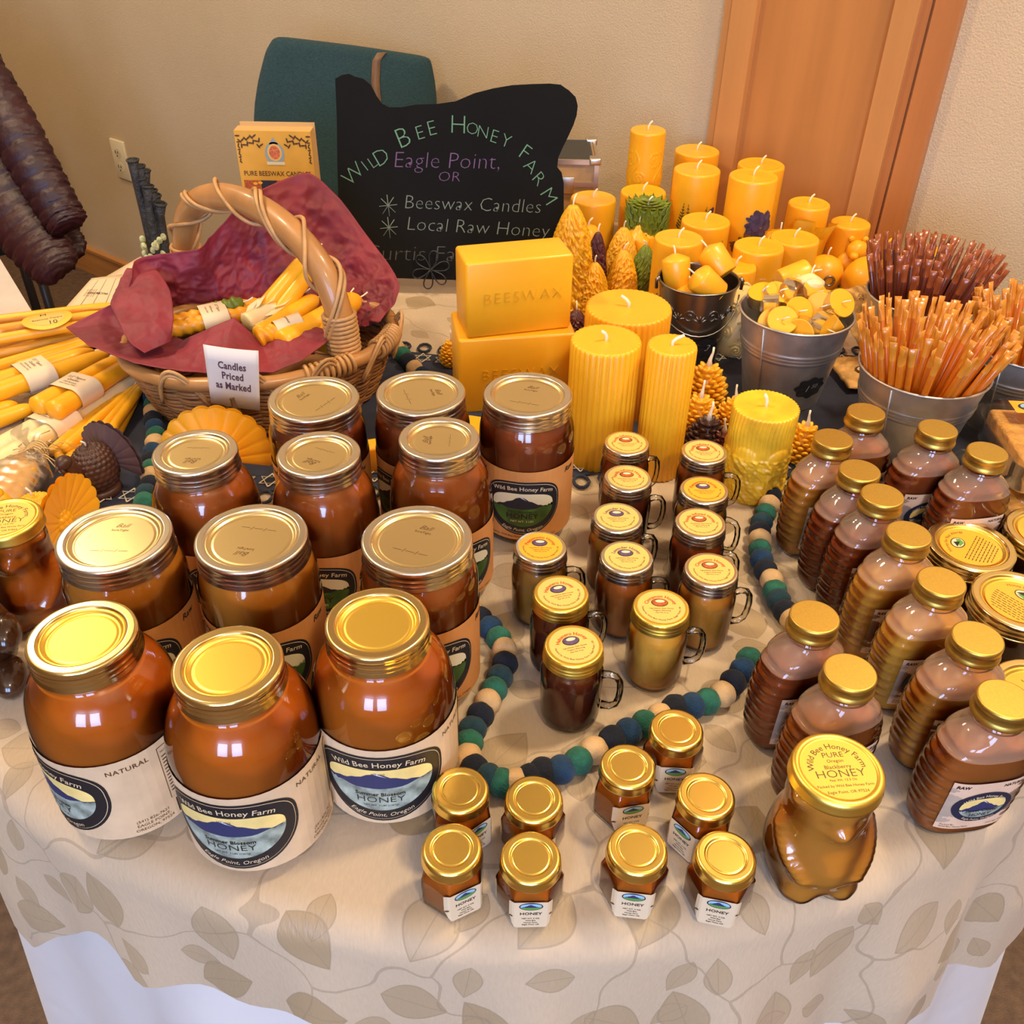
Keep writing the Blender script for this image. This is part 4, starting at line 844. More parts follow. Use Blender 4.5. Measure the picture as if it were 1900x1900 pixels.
press(t, r, .12, [('pressed_fern', FERN, .75, .05, fernl(0, -.01, .045, 1.7)+petals(10, -.01, 0, .015, .006, 9))])
pillar('pillar_candle', 'short wide beeswax pillar just left of the bear relief candle', 1475, 440, 90, .116, group=PG)
q = T(1376, 492, .085); pillar('pillar_candle', 'low beeswax pillar directly right of the votive bucket', 1366, 492, 76, .105, group=PG)
# black green fern spray standing beside it
t = thing('fern_pillar_candle', 'low dark candle covered in dried dark fern beside the rose candle', 'candle', T(1418, 520, .07).xy.to_3d()); MB().lathe([(.001, 0), (.020, 0), (.021, .01), (.018, .05), (.010, .068), (.001, .07)], 24).build('wax_body', mat('dark_green_wax', (.02, .025, .012), .5, bump=(200, 1, .004)), t)
lf = MB()
for k in range(46):
    a = k*2.4; z = .006+.062*k/46; r_ = .020*(1-k/60); lf.tube([(r_*math.cos(a), r_*math.sin(a), z), ((r_+.006)*math.cos(a), (r_+.006)*math.sin(a), z+.006), ((r_+.009)*math.cos(a), (r_+.009)*math.sin(a), z+.015)], [.0022, .0018, .0002], 5)
lf.build('fern_leaves', MATS['dark_green_wax'], t)
# calla lily pillar and bear relief pillar
t, _, r = pillar('calla_lily_candle', 'beeswax pillar wrapped in carved calla lilies before the door panel', 1502, 376, 76, .124)
lm = MB()
for a0, zz, s in ((-1.9, .092, 1), (-.9, .082, 1.15), (-1.4, .062, 1)):
    def cl(a, b):
        an = a0+(a-.5)*1.25*s*(1-.35*b); rr_ = r+.004+.020*(b**1.6)*math.sin(PI*a)**.5; return (rr_*math.cos(an), rr_*math.sin(an), zz-.035+.050*b+.008*math.sin(PI*a)*b)
    lm.grid(cl, 18, 12); lm.grid(lambda a, b: tuple(Vector(cl(a, b))*.985), 18, 12)
for k in range(3): lm.tube([((r+.002)*math.cos(-1.9+.45*k+.03*q_), (r+.002)*math.sin(-1.9+.45*k+.03*q_), .004+.012*q_) for q_ in range(6)], .0035, 8)
lm.build('carved_lilies', WAX, t)
t, _, r = pillar('bear_relief_candle', 'beeswax pillar with a standing bear and cub in relief at its front', 1579, 412, 72, .094)
bb = MB(); f_ = lambda d: 1+.04*math.sin(d[0]*23)*math.sin(d[2]*27)
for c, R_ in (((0, -r, .030), (.024, .016, .030)), ((.006, -r-.008, .062), (.017, .015, .016)), ((-.002, -r-.022, .058), (.007, .008, .006)), ((-.004, -r, .078), (.005, .004, .005)), ((.018, -r-.002, .078), (.005, .004, .005)), ((-.022, -r-.010, .020), (.014, .013, .020)), ((-.026, -r-.016, .042), (.009, .009, .009)), ((.018, -r-.014, .016), (.010, .012, .016)), ((-.004, -r-.018, .010), (.010, .013, .010))): bb.ell(c, R_, fn=f_, seg=22, rings=14)
bb.build('bear_relief', WAX, t)
# carved beehive pillar at the front right
def carv(r, z, a):
    h = .112
    if z < .003 or r < .02: return r, z
    x = a*r; k = 0
    if z < .080: k = .07*max(0, 1-2.4*abs(noise3(math.cos(a)*r*130, math.sin(a)*r*130, z*110))) + .02*noise3(x*420, z*420, 3)
    if z > .062: k = .022*math.sin(a*46+math.sin(z*90)*2)*min(1, (z-.062)/.02)
    for a0 in (-2.2, -1.1): d = math.hypot((a-2*PI-a0 if a > PI else a-a0)*r, z-.058); k += .09*max(0, 1-(d/.016)**2)**.5 if d < .016 else 0
    return r*(1+k), z
pillar('carved_pillar_candle', 'large beeswax pillar with carved berries and branches at the centre right', 1422, 752, 121, .112, WAXB, lambda r, h: [(.001, 0), (r*.96, 0)]+[(r*(.96+.04*min(1, i/8)), h*i/110) for i in range(1, 110)]+[(r-.0018, h), (r*.5, h-.001), (.001, h-.001)], carv, (.014, -.004, 0, .0019), seg=200)
# rose pillar (cream)
t = thing('rose_pillar_candle', 'cream pillar covered in carved roses between the two candle buckets', 'candle', T(1375, 560, .075).xy.to_3d()); rb_ = MB(); rb_.lathe([(.001, 0), (.030, 0), (.031, .01), (.029, .088), (.001, .092)], 32)
for k in range(26):
    a = k*2.4; z = .012+.072*((k*7) % 26)/26; C_ = Vector((.031*math.cos(a), .031*math.sin(a), z)); R3 = C_.normalized(); R3 = Vector((math.cos(a), math.sin(a), 0)).to_track_quat('Z', 'Y').to_matrix().to_4x4()
    sp = MB().tube([(.0012*q_*.55*math.cos(q_*.9), .0012*q_*.55*math.sin(q_*.9), .004-.0003*q_) for q_ in range(1, 18)], .0014, 6); rb_.join(sp, Matrix.Translation(C_) @ R3)
rb_.build('wax_body', WAXP, t)
# green dahlia candle
t, _, r = pillar('petal_candle', 'green candle covered in pointed overlapping petals', 1203, 380, 72, .122, WAXG); pt = MB(); h = .122
for row in range(11):
    n = 15; z0 = .006+.0105*row; tp = row == 10
    for k in range(n):
        a = 2*PI*(k+.5*(row % 2))/n; hw = PI/n*1.15; P = lambda aa, rr, z: (rr*math.cos(a+aa), rr*math.sin(a+aa), z)
        pt.add([P(-hw, r, z0), P(hw, r, z0), P(0, r+.004, z0+.004), P(-hw*.55, r+.0015, z0+.011), P(hw*.55, r+.0015, z0+.011), P(0, r+.0068, z0+.019)], [(0, 2, 3), (2, 1, 4), (3, 2, 5), (2, 4, 5), (0, 3, 5), (1, 5, 4)], 0, False)
for ring in range(4):
    n = 14; rr_ = r*(1.0-.23*ring)
    for k in range(n):
        a = 2*PI*(k+.5*(ring % 2))/n; P = lambda aa, q, z: (q*math.cos(a+aa), q*math.sin(a+aa), z); hw = PI/n*1.1; z1 = h+.001+.0018*ring
        pt.add([P(0, rr_-.012, z1), P(-hw, rr_-.003, z1+.001), P(hw, rr_-.003, z1+.001), P(0, rr_+.005, z1+.004), P(0, rr_-.003, z1+.003)], [(0, 4, 1), (0, 2, 4), (1, 4, 3), (4, 2, 3)], 0, False)
pt.build('petals', WAXG, t)
# star candle (star shaped pillar with a pointed top)
st = lambda n, k, ztip: (lambda r, z, a: (r*(1+k*(2*abs(((a*n/(2*PI)) % 1)-.5)-.5)), z))
pillar('star_candle', 'star shaped ribbed beeswax candle rising to a point under the green petal candle', 1184, 437, 60, .082, WAX, lambda r, h: [(.001, 0), (r, 0), (r, h-.002), (r*.94, h), (r*.45, h+.006), (r*.2, h+.014), (.002, h+.020)], st(5, .42, 0), (.020+.012, .001, 0, .0011), seg=100)
# knobbly cone candles, small brown ones
def cone(label, u, v, h, rbase, m, seed, wk=(.012, .005, 0)):
    q = T(u, v, h); t = thing('cone_candle', label, 'candle', (q.x, q.y), seed)
    P = [(.001, 0), (rbase*.9, .0)] + [(rbase*max(.10, 1-.50*(i/110)**1.6-.36*(i/110)**7), h*i/110) for i in range(1, 110)] + [(.001, h)]
    def fn(r, z, a):
        if z < .001 or r < .003: return r, z
        f = 215*(.024/rbase)**.5; c, s_ = math.cos(a)*rbase, math.sin(a)*rbase
        w = abs(noise3(c*f+seed, s_*f, z*f*.7)); y = abs(noise3(c*f*.8, s_*f*.8+3+seed, z*f*.6+5)); k = max(1-w*2.6, .8-y*2.6, -.5); return r*(1+.22*k), z
    MB().lathe(P, 150, fn=fn, cap1=True).build('wax_body', m, t); wick(t, h, *wk, r=.0012); return t
CG = 'knobbly cone candles'
for a in ((
 'tallest knobbly beeswax cone candle beside the chalkboard sign', 1064, 380, .170, .034, WAX, 1, (.014, .008, 0)), ('small knobbly beeswax cone candle right of the beeswax blocks', 1104, 487, .090, .0235, WAX, 2, (.012, -.003, 0)),
 ('small knobbly beeswax cone candle left of the green one', 1158, 464, .095, .0245, WAX, 3, (.012, -.006, 0)), ('green knobbly cone candle', 1199, 455, .092, .0215, WAXG, 4, (.010, .009, 0)), ('knobbly beeswax cone candle in front of the star candle', 1158, 422, .105, .026, WAX, 5),
 ('slim knobbly beeswax cone candle left of the votive bucket', 1247, 447, .112, .0215, WAX, 6, (.010, .004, 0)), ('slim plum coloured knobbly candle behind the small cones', 1110, 430, .118, .0175, WAXPU, 7, (.012, .003, 0)), ('low plum knobbly candle peeking out beside the beeswax blocks', 1070, 575, .05, .018, WAXPU, 8)):
    o = cone(*a); o['group'] = CG
pillar('fan_shell_candle', 'beeswax candle with a curled top peeping behind the plum candle', 1092, 420, 52, .098, WAX, lambda r, h: [(.001, 0), (r*.8, 0), (r, .02), (r, h*.8), (r*.85, h*.93), (r*.5, h), (.001, h+.002)], lambda r, z, a: (r*(1+.05*math.sin(7*a+z*50)), z))
# pinecone candles
def pinecone():
    t = thing('pinecone_candle', 'x', 'candle'); mb = MB(); H_ = .050
    mb.lathe([(.001, .001), (.012, .001), (.016, .012), (.013, .030), (.006, .044), (.001, H_)], 16)
    for row in range(10):
        n = 11 if row < 7 else 7; z = .004+.0044*row; R_ = [.016, .0195, .021, .0215, .021, .0195, .0175, .015, .012, .008][row]
        for k in range(n):
            a = 2*PI*(k+.5*(row % 2))/n; e = MB(); e.ell((0, 0, 0), (.0062, .0048*(1-.03*row), .0022), seg=10, rings=6)
            mb.join(e, Matrix.Translation((R_*.86*math.cos(a), R_*.86*math.sin(a), z)) @ Matrix.Rotation(a, 4, 'Z') @ Matrix.Rotation(-.45-.03*row, 4, 'Y'))
    mb.build('wax_scales', WAX, t); MB().tube([(0, 0, H_-.004), (0, 0, H_+.004), (.002, 0, H_+.012), (.002, 0, H_+.018)], [.0035, .002, .0012, .0012], 7).build('wick', WICK, t); return t
pc0 = None
for u, v, s, m, rz, lb in ((1314, 690, 1.25, WAX, 0, 'upper yellow pinecone candle beside the slim ribbed pillar'), (1300, 748, 1.1, WAX, 1, 'yellow pinecone candle below the upper one, touching the slim ribbed pillar'), (1363, 752, 1.0, WAX, 2, 'yellow pinecone candle tucked behind the carved pillar'), (1314, 790, 1.15, WAXBR, 0.5, 'dark brown pinecone candle right of the slim ribbed pillar'), (1343, 812, .95, WAXRB, 3, 'rust red pinecone candle in front of the dark brown one'), (1496, 800, 1.05, WAX, 4, 'yellow pinecone candle right of the carved pillar'), (838, 640, .8, WAX, 4, 'yellow pinecone candle peeking out left of the beeswax blocks')):
    q = T(u, v, .04*s)
    if pc0 is None: pc0 = o = pinecone(); o['label'] = lb; o['group'] = 'pinecone candles'; o.location = (q.x, q.y, TZ)
    else: o = dup(pc0, q.xy, rz, lb, mats={'wax_scales': m})
    o.scale = (s, s, s)
# beeswax blocks
def block(label, u0, v0, c, hx, hy, hz, rz, txt=True, z=0):
    t = thing('beeswax_block', label, 'beeswax block', (c[0], c[1], z), rz, 'beeswax blocks'); MB().box((0, 0, hz), (hx, hy, hz), bev=.0045).build('wax_body', WAX, t)
    if txt:
        cu = text2d('BEESWAX', .0235, -.01, 0, 'CENTER', 1.15); me = MB(); n = len(cu[0]); e = .0007
        cc = bpy.data.curves.new('t', 'FONT'); cc.body = 'BEESWAX'; cc.size = .0200; cc.extrude = .0009; cc.align_x = 'CENTER'; cc.align_y = 'CENTER'; cc.space_character = 1.2; cc.resolution_u = 3; cc.offset = -.0005
        oo = bpy.data.objects.new('t', cc); me = bpy.data.meshes.new_from_object(oo); bpy.data.objects.remove(oo); me.transform(Matrix.Translation((.004, -hy-.0001, hz*1.02)) @ Matrix.Rotation(PI/2, 4, 'X')); me.materials.append(WAXD)
        tx = bpy.data.objects.new('lettering', me); COL.objects.link(tx); tx.parent = t
    return t
P_ = T(850, 632, .105); r_ = .17; c = Vector((P_.x+.0745*math.cos(r_)-.043*math.sin(r_), P_.y+.0745*math.sin(r_)+.043*math.cos(r_), 0)); block('lower large beeswax block, stamped, under the upper block', 0, 0, c, .0745, .043, .0525, r_)
P_ = T(866, 630, .105); r_ = .27; c = Vector((P_.x+.067*math.cos(r_)-.030*math.sin(r_), P_.y+.067*math.sin(r_)+.030*math.cos(r_), 0)); block('upper large beeswax block, stamped, resting across the lower one', 0, 0, c, .067, .030, .0485, r_, True, .1052)
block('small beeswax block lying between the dark quarts and the large blocks', 0, 0, (-.032, .925), .028, .020, .030, -.25, False)
block('tiny beeswax block on the navy runner between the dark quarts', 0, 0, (T(694, 880, 0).x, T(694, 880, 0).y+.012), .016, .012, .018, .3, False)

# votives and tealights
def votive():
    t = thing('votive_candle', 'x', 'candle'); MB().lathe([(.001, 0), (.0165, 0), (.0180, .0015), (.0195, .036), (.0185, .0385), (.012, .0420), (.004, .0455), (.001, .046)], 40, cap0=True).build('wax_body', WAX, t); wick(t, .045, .012, .002, 0, .0012); return t
v0 = votive(); VB = bk3[1]; VH = bk3[3]
VL = [((-.026, .009, -.018), (-.15, .25, 1), 'left votive standing in the pewter bucket'), ((.036, .004, .004), (-.55, .5, .62), 'rear votive leaning in the pewter bucket, its flat base showing at the right'), ((.022, -.030, -.010), (-.75, .0, .62), 'front votive tipped over in the pewter bucket'), ((-.008, -.014, -.050), (-.1, .1, 1), 'lowest votive deep inside the pewter bucket, mostly hidden')]
for i, (d_, e_, lb) in enumerate(VL):
    o = v0 if i == 0 else dup(v0, (0, 0, 0)); o.location = (VB.x+d_[0], VB.y+d_[1], TZ+VH+d_[2]); o.rotation_euler = Vector(e_).to_track_quat('Z', 'Y').to_euler(); o['label'] = lb; o['group'] = 'votives in the pewter bucket'
def tea():
    t = thing('tealight_candle', 'x', 'candle'); MB().lathe([(.001, 0), (.0178, 0), (.0185, .001), (.0185, .0145), (.0178, .0155), (.001, .0155)], 36, cap0=True).build('wax_body', WAX, t); MB().lathe([(.001, -.0008), (.0190, -.0008), (.0196, 0), (.0196, .0185), (.0200, .0188)], 36).build('clear_cup', PL, t)
    wick(t, .0155, .008, .007, 0, .0009); return t
t0 = tea(); TB, TRr, TH = bk1[1], bk1[2], bk1[3]; rd = random.Random(4)
TLL = [(-.046, -.012, .006, 1.3, .1, 1.2, 'tealight on its side at the left of the bucket'), (-.030, -.038, -.002, .75, -.1, -.1, 'tealight facing forward at the front left of the bucket'), (-.042, -.030, -.006, .9, -.6, .2, 'tealight behind the front left one, half hidden'), (-.008, -.014, .004, 1.0, .0, .2, 'tealight in the middle of the bucket'), (.044, -.010, .012, .85, .1, .3, 'large-faced tealight at the right side of the bucket'), (.024, -.004, .008, 1.1, -.4, .1, 'tealight behind the large-faced right one'), (.018, -.044, .000, 1.5, .5, .6, 'ribbed tealight on its side at the front of the bucket'), (-.002, -.050, -.006, 1.4, -.4, -.5, 'tealight wedged at the front rim'), (-.028, .010, .010, .4, .2, .0, 'tealight under the domed cup'), (-.010, .030, .012, 1.5, .3, .9, 'tealight leaning at the back of the bucket'), (.020, .026, .006, .7, .2, .2, 'tealight behind the cream votive'), (-.050, .014, .008, .3, -.2, 0, 'tealight at the back left rim of the bucket'),
 (.050, .024, -.004, .5, .3, 0, 'tealight low at the back right of the bucket'), (.036, -.036, -.008, .8, .5, 1.4, 'tealight low at the front right of the bucket')]
for i, (x, y, z, ex, ey, ez, lb) in enumerate(TLL):
    k = min(1, .044/math.hypot(x, y)); x *= k; y *= k; z += .008; o = t0 if i == 0 else dup(t0, (0, 0, 0)); o.location = (TB.x+x, TB.y+y, TZ+TH+z-.010); o.rotation_euler = (ex, ey, ez); o['label'] = lb; o['group'] = 'tealights in the bucket'
o = dup(v0, (0, 0, 0), 0, 'beeswax votive lying behind the tealight bucket rim', 'votives'); o.location = (TB.x-.012, TB.y+.054, TZ+TH+.012); o.rotation_euler = (.3, 1.25, .5)
o = dup(v0, (0, 0, 0), 0, 'pale ivory votive on top of the tealights', 'votives', mats={'wax_body': WAXI}); o.location = (TB.x+.018, TB.y+.036, TZ+TH-.014); o.rotation_euler = (-.15, .1, 0)
t = thing('domed_cup', 'empty clear domed plastic cup on the tealights', 'cup', (TB.x-.012, TB.y+.006, TH+.006)); t.rotation_euler = (-.5, .5, 0); MB().lathe([(.021, 0), (.021, .004), (.0195, .016), (.015, .024), (.008, .0285), (.001, .030)], 32).build('dome', PL, t)
# candles to the right of the bucket
def ball(label, u, v, w, m, h_, extra=None):
    r = diam(u, v, h_, w)/2; q = T(u, v, h_-r*.0); t = thing('ball_candle', label, 'candle', (q.x, q.y)); MB().ell((0, 0, r*.97), (r, r, r), seg=40, rings=28).build('wax_body', m, t); wick(t, 2*r*.985, .014, .003, 0, .0014); return t, r
ball('large round beeswax ball candle left of the dark honey sticks', 1610, 520, 92, WAX, .04)
t, r = ball('round beeswax ball candle with a dark metal bee charm, behind the ivory votive', 1530, 502, 70, WAX, .035); MB().tube([(.008*math.cos(q_*.4), -r-.001, r+.008*math.sin(q_*.4)) for q_ in range(17)], .0018, 6).build('metal_charm', PEWT, t)
q = T(1696, 478, .09); t = thing('flower_candle', 'open flower shaped beeswax candle behind the dark honey sticks', 'candle', (q.x, q.y+.02)); fm_ = MB(); fm_.lathe([(.001, 0), (.020, 0), (.022, .05), (.018, .07), (.001, .072)], 24)
for k in range(6):
    a0 = 2*PI*k/6
    fm_.grid(lambda a, b, a0=a0: ((.020+.020*b*b)*math.cos(a0+(a-.5)*1.1*(1-.4*b*b)), (.020+.020*b*b)*math.sin(a0+(a-.5)*1.1*(1-.4*b*b)), .055+.045*b*(1-.3*abs(a-.5))), 8, 8)
fm_.build('wax_body', WAX, t)
q = T(1470, 492, .06); t = thing('shell_candle', 'small ribbed shell candle behind the domed cup', 'candle', (q.x-.02, q.y+.03)); MB().lathe([(.001, 0), (.02, 0), (.026, .03), (.026, .085), (.018, .100), (.001, .104)], 48, fn=flute(9, .07, .2)).build('wax_body', WAX, t); wick(t, .103, .014, 0, 0, .0013)

# turkey candles
def turkey(label, loc, rz, m, mt, s, fan=1.0, wk=True):
    t = thing('turkey_candle', label, 'candle', loc, rz, 'turkey shaped candles'); b = MB()
    sc = lambda d: 1+.045*max(0, math.sin(math.atan2(d[1], d[0])*16+(int((d[2]+1)*9) % 2)*PI))*max(0, math.sin((d[2]+1)*9*PI) if True else 0)
    def scf(d): row = (math.asin(max(-1, min(1, d[2])))/PI+.5)*16; ph = (int(row) % 2)*.5; c = (math.atan2(d[1], d[0])/(2*PI)*22+ph) % 1; return 1+.055*math.sin(PI*c)*math.sin(PI*(row % 1))
    b.ell((0, 0, .034*s), (.030*s, .025*s, .034*s), seg=132, rings=96, fn=scf); b.lathe([(.001, 0), (.026*s, 0), (.024*s, .012*s), (.001, .016*s)], 24)
    b.tube([(-.022*s, -.002*s, .040*s), (-.033*s, -.004*s, .052*s), (-.036*s, -.005*s, .064*s), (-.039*s, -.006*s, .070*s)], [.013*s, .010*s, .0085*s, .007*s], 14); b.ell((-.041*s, -.006*s, .070*s), (.0105*s, .009*s, .0085*s)); b.tube([(-.048*s, -.006*s, .069*s), (-.056*s, -.007*s, .065*s)], [.0035*s, .0006], 8); b.tube([(-.047*s, -.008*s, .066*s), (-.046*s, -.010*s, .055*s)], [.0028*s, .0022*s], 8)
    b.build('wax_body', m, t); f = MB(); R_ = .046*s*fan; n = 12
    def fn(a, q, sg):
        an = -.35+(PI+.7)*a; k = .5+.5*math.cos(2*PI*n*a); rr_ = R_*q*(1+.045*(1-abs(math.sin(PI*n*a)))*-1+.045 if q > .95 else 1); gr = .0011*s*(abs(math.sin(PI*n*a))**.4)*(q > .1); y = sg*(.0028*s*(1.2-q*.6)+gr*sg*sg)
        return (.020*s+y*.9+.010*s*q, 0 if False else math.cos(an)*rr_, .036*s+math.sin(an)*rr_)
    f.grid(lambda a, q: fn(a, q, 1), 96, 12); f.grid(lambda a, q: fn(a, q, -1), 96, 12); f.build('tail_fan', mt, t)
    if wk: MB().tube([(-.002*s, 0, .066*s), (-.003*s, 0, .074*s), (-.007*s, 0, .078*s)], .0011, 6).build('wick', WICK, t)
    return t
PURB = mat('bloomed_brown_wax', (.115, .062, .060), .5, vary=(60, .15))
q = T(178, 930, 0); turkey('dark brown turkey candle with a purplish tail fan, left of the quarts', (q.x, q.y+.018), math.radians(64), WAXBR, PURB, .92)
q = T(392, 762, .0985); turkey('big yellow turkey candle, its wide scalloped tail behind the third-row quart', (q.x, q.y-.028), math.radians(98), WAX, WAX, 1.1, 1.17, False)
q = T(88, 988, .02); turkey('small yellow turkey candle with fan behind the left bear jar', (q.x, q.y), math.radians(-8), WAX, WAX, .98, 1.12, True)

# ================================================================ BASKET
WIC = mat('wicker_brown', (.30, .135, .045), .5, vary=(30, .35)); WICL = mat('wicker_light', (.50, .27, .10), .45, vary=(40, .25)); CANE = mat('cane_handle', (.40, .185, .055), .38, vary=(14, .25, (1, 1, .3)), coat=.2)
BC = Vector((-.322, 1.088, 0)); BA, BB, BR = .166, .120, math.radians(17); BH = .085
t = thing('wicker_basket', 'wicker basket with a thick cane handle, lined with burgundy tissue and full of candles', 'basket', BC, BR)
def bp_(a, z, k=1.0, off=0): q = .80+.20*(z/BH)**.8; return ((BA*q*k+off)*math.cos(a), (BB*q*k+off)*math.sin(a), z)
MB().add([bp_(2*PI*k/48, .004, .97) for k in range(48)], [tuple(range(48))]).add([bp_(2*PI*k/48, .009, .97) for k in range(48)], [tuple(range(48))]).build('base_disc', WIC, t)
nst = 30
wv = MB()
for row in range(13):
    z = .006+.0058*row
    for ply in (0, 1):
        pts = []
        for k in range(121):
            a = 2*PI*k/120; w = math.sin(a*nst/2+PI*(row % 2)+PI*ply); pts.append(bp_(a, z+.0016*ply+.0006*math.sin(a*9+row*2), 1, .0030*w))
        wv.tube(pts, .0029, 6, cap=False)
wv.build('woven_strands', WIC, t); tag(t.children[-1], '', '') if False else None
sk = MB()
for k in range(nst): a = 2*PI*k/nst; sk.tube([bp_(a, z) for z in (.004, .03, .055, .084)], .0026, 6)
sk.build('stakes', WIC, t)
MB().tube([bp_(2*PI*k/80, BH+.001+.001*math.sin(k*.7), 1.0, .001) for k in range(81)], .0088, 12, cap=False).build('rim_cane', CANE, t)
wr = MB()                                    # loose crossing wraps around rim
for k in range(0, 12):
    a0 = 2*PI*k/12+.2
    if math.cos(a0+.19) < -.7 or math.sin(a0+.19) > .3: continue
    pts = [(lambda a, s: tuple(Vector(bp_(a, BH-.030+.046*math.sin(PI*s)**1, 1, .0085+.004*math.cos(PI*s)))))(a0+.38*q/14, q/14) for q in range(15)]
    for dz in (0, .0052): wr.tube([(p_[0], p_[1], p_[2]+dz) for p_ in pts], .0024, 6)
wr.build('rim_wrap', WICL, t)
# handle: arch from back left to front right of the rim
MI = Matrix.Rotation(-BR, 4, 'Z') @ Matrix.Translation(-BC)
hb = MI @ T(354, 520, BH); hf = MI @ T(640, 655, BH); hb = Vector((hb.x, hb.y, BH)); hf = Vector((hf.x, hf.y, BH)); pk = .160
def hpt(s, off=0): c = hb.lerp(hf, .5-.5*math.cos(PI*s)); return Vector((c.x, c.y, BH-.01+(pk+off)*math.sin(PI*s)**.62))
hp = [hpt(i/40) for i in range(41)]
MB().tube(hp, .0165, 16).build('handle', CANE, t)
vn = MB()
for j, ph in ((0, 0), (1, .35), (2, 3.3)):
    pts = []
    for i in range(4, 150):
        s = i/153; c = hpt(s); tn = (hpt(s+.01)-hpt(s-.01)).normalized(); n1 = tn.cross(Vector((0, 0, 1)) if abs(tn.z) < .95 else Vector((0, 1, 0))).normalized(); n1 = (hf-hb).normalized().cross(Vector((0, 0, 1))); n2 = tn.cross(n1)
        a = 2*PI*3.1*s*(1 if j < 2 else 1)+ph; pts.append(c+(n1*math.cos(a)+n2*math.sin(a))*(.0195+.0015*math.sin(i*.3+j)))
    vn.tube(pts, .0028, 6)
vn.build('handle_vine', WICL, t)
for end in (hf, hb):
    wp = MB()
    base = end; up = (hpt(.965 if end is hf else .035)-end).normalized(); up = (hpt(.93 if end is hf else .07)-hpt(.995 if end is hf else .005)).normalized()
    n1 = (hf-hb).normalized().cross(Vector((0, 0, 1))); n2 = up.cross(n1)
    for k in range(9):
        c = hpt(.995 if end is hf else .005)+up*(.0055*k+.004); wp.tube([c+(n1*math.cos(q*.42)+n2*math.sin(q*.42))*.0190 for q in range(16)], .0030, 6, cap=False)
    wp.build('binding', WICL, t)
rr0 = math.atan2(hf.y/BB, hf.x/BA)
for side in (-1, 1):
    wp = MB()
    for k in range(9):
        a = rr0+side*(.16+.045*k); c = Vector(bp_(a, BH+.001, 1, .001)); tn = Vector((-BA*math.sin(a), BB*math.cos(a), 0)).normalized(); n1 = Vector((0, 0, 1)); n2 = tn.cross(n1); wp.tube([c+(n1*math.cos(q*.42)+n2*math.sin(q*.42))*.0112 for q in range(16)], .0026, 6, cap=False)
    wp.build('binding', WICL, t)
# tissue paper sheets
TIS = mat('burgundy_tissue', (.20, .012, .024), .6, sheen=.05, vary=(16, .3)); m_ = TIS.node_tree
def sheet(name, outer, inner, parent, nu=110, nv=26, amp=.006, seed=0, sag=.0, lin_=False):
    """outer / inner : lists of 3-D points (same length) lofted with crumple noise"""
    n = len(outer)-1
    def cr(P, s):
        i = min(int(s*n), n-1); f = s*n-i
        if lin_: return P[i].lerp(P[i+1], f)
        p0, p1, p2, p3 = P[max(i-1, 0)], P[i], P[i+1], P[min(i+2, n)]
        return p1*(1)+ (p2-p0)*.5*f*.6 + ((p0*1.0-p1*2.5+p2*2-p3*.5)*f*f+(p1*1.5-p0*.5-p2*1.5+p3*.5)*f**3)*.6 + (p2-p1)*f*.4
    def crumple(p):
        v = 0; a = amp
        for s in (17, 41, 95):                # sharp creases between facets
            D = MN.voronoi(p*s+Vector((seed, seed*.3, -seed)))[0]; v += a*(1.4*(D[1]-D[0])-.5); a *= .42
        v += amp*.8*MN.noise(p*9+Vector((seed, 0, 0)))
        return v
    def f(u, v):
        a, b = cr(inner, u), cr(outer, u); p = a.lerp(b, v); p.z -= sag*math.sin(PI*v); q = crumple(p); nrm = (b-a).cross(cr(outer, min(1, u+.02))-cr(outer, max(0, u-.02))); nrm = nrm.normalized() if nrm.length > 1e-9 else Vector((0, 0, 1))
        return tuple(p+nrm*q*(.25+.75*math.sin(PI*min(1, v*1.05))**.5))
    mb = MB(); mb.grid(f, nu, nv); o = mb.build(name, TIS, parent); sd = o.modifiers.new('thickness', 'SOLIDIFY'); sd.thickness = .0005; sd.offset = 0; return o
ts = thing('tissue_paper', 'crumpled burgundy tissue paper lining the wicker basket and standing up behind its candles', 'tissue paper', (0, 0, 0))
def PT(L): return [T(u, v, z) for u, v, z in L]
def yp(u, v, y): d = ray(u, v); k = y/d.y; return CAMP+d*k
# big back sheet: outline px at given table-depth y
OB = [(236, 548, 1.10), (250, 485, 1.15), (296, 472, 1.165), (369, 461, 1.17), (394, 437, 1.19), (442, 382, 1.22), (482, 352, 1.25), (571, 320, 1.28), (628, 366, 1.28), (676, 430, 1.26), (720, 488, 1.22), (741, 525, 1.18), (735, 560, 1.14), (705, 596, 1.09)]
IBk = [(300, 612, .07), (312, 610, .065), (328, 606, .06), (352, 602, .06), (392, 598, .06), (430, 596, .06), (470, 594, .06), (520, 594, .06), (560, 594, .06), (600, 596, .06), (630, 600, .06), (655, 604, .062), (665, 606, .066), (672, 610, .078)]
sheet('back_sheet', [yp(*p) for p in OB], PT(IBk), ts, 220, 70, .0120, 1.3)
# left spike and front flap
OL = [(240, 500, .135), (215, 560, .115), (122, 607, .098), (165, 642, .104), (250, 674, .106), (340, 688, .104), (400, 692, .098), (505, 690, .098), (560, 668, .105), (622, 622, .110)]
IL = [(330, 520, .10), (322, 560, .10), (318, 600, .095), (322, 622, .09), (340, 630, .095), (390, 606, .12), (435, 588, .13), (484, 634, .10), (518, 600, .115), (585, 604, .11)]
sheet('front_sheet', PT(OL), PT(IL), ts, 198, 34, .0060, 4.1, .0, True)
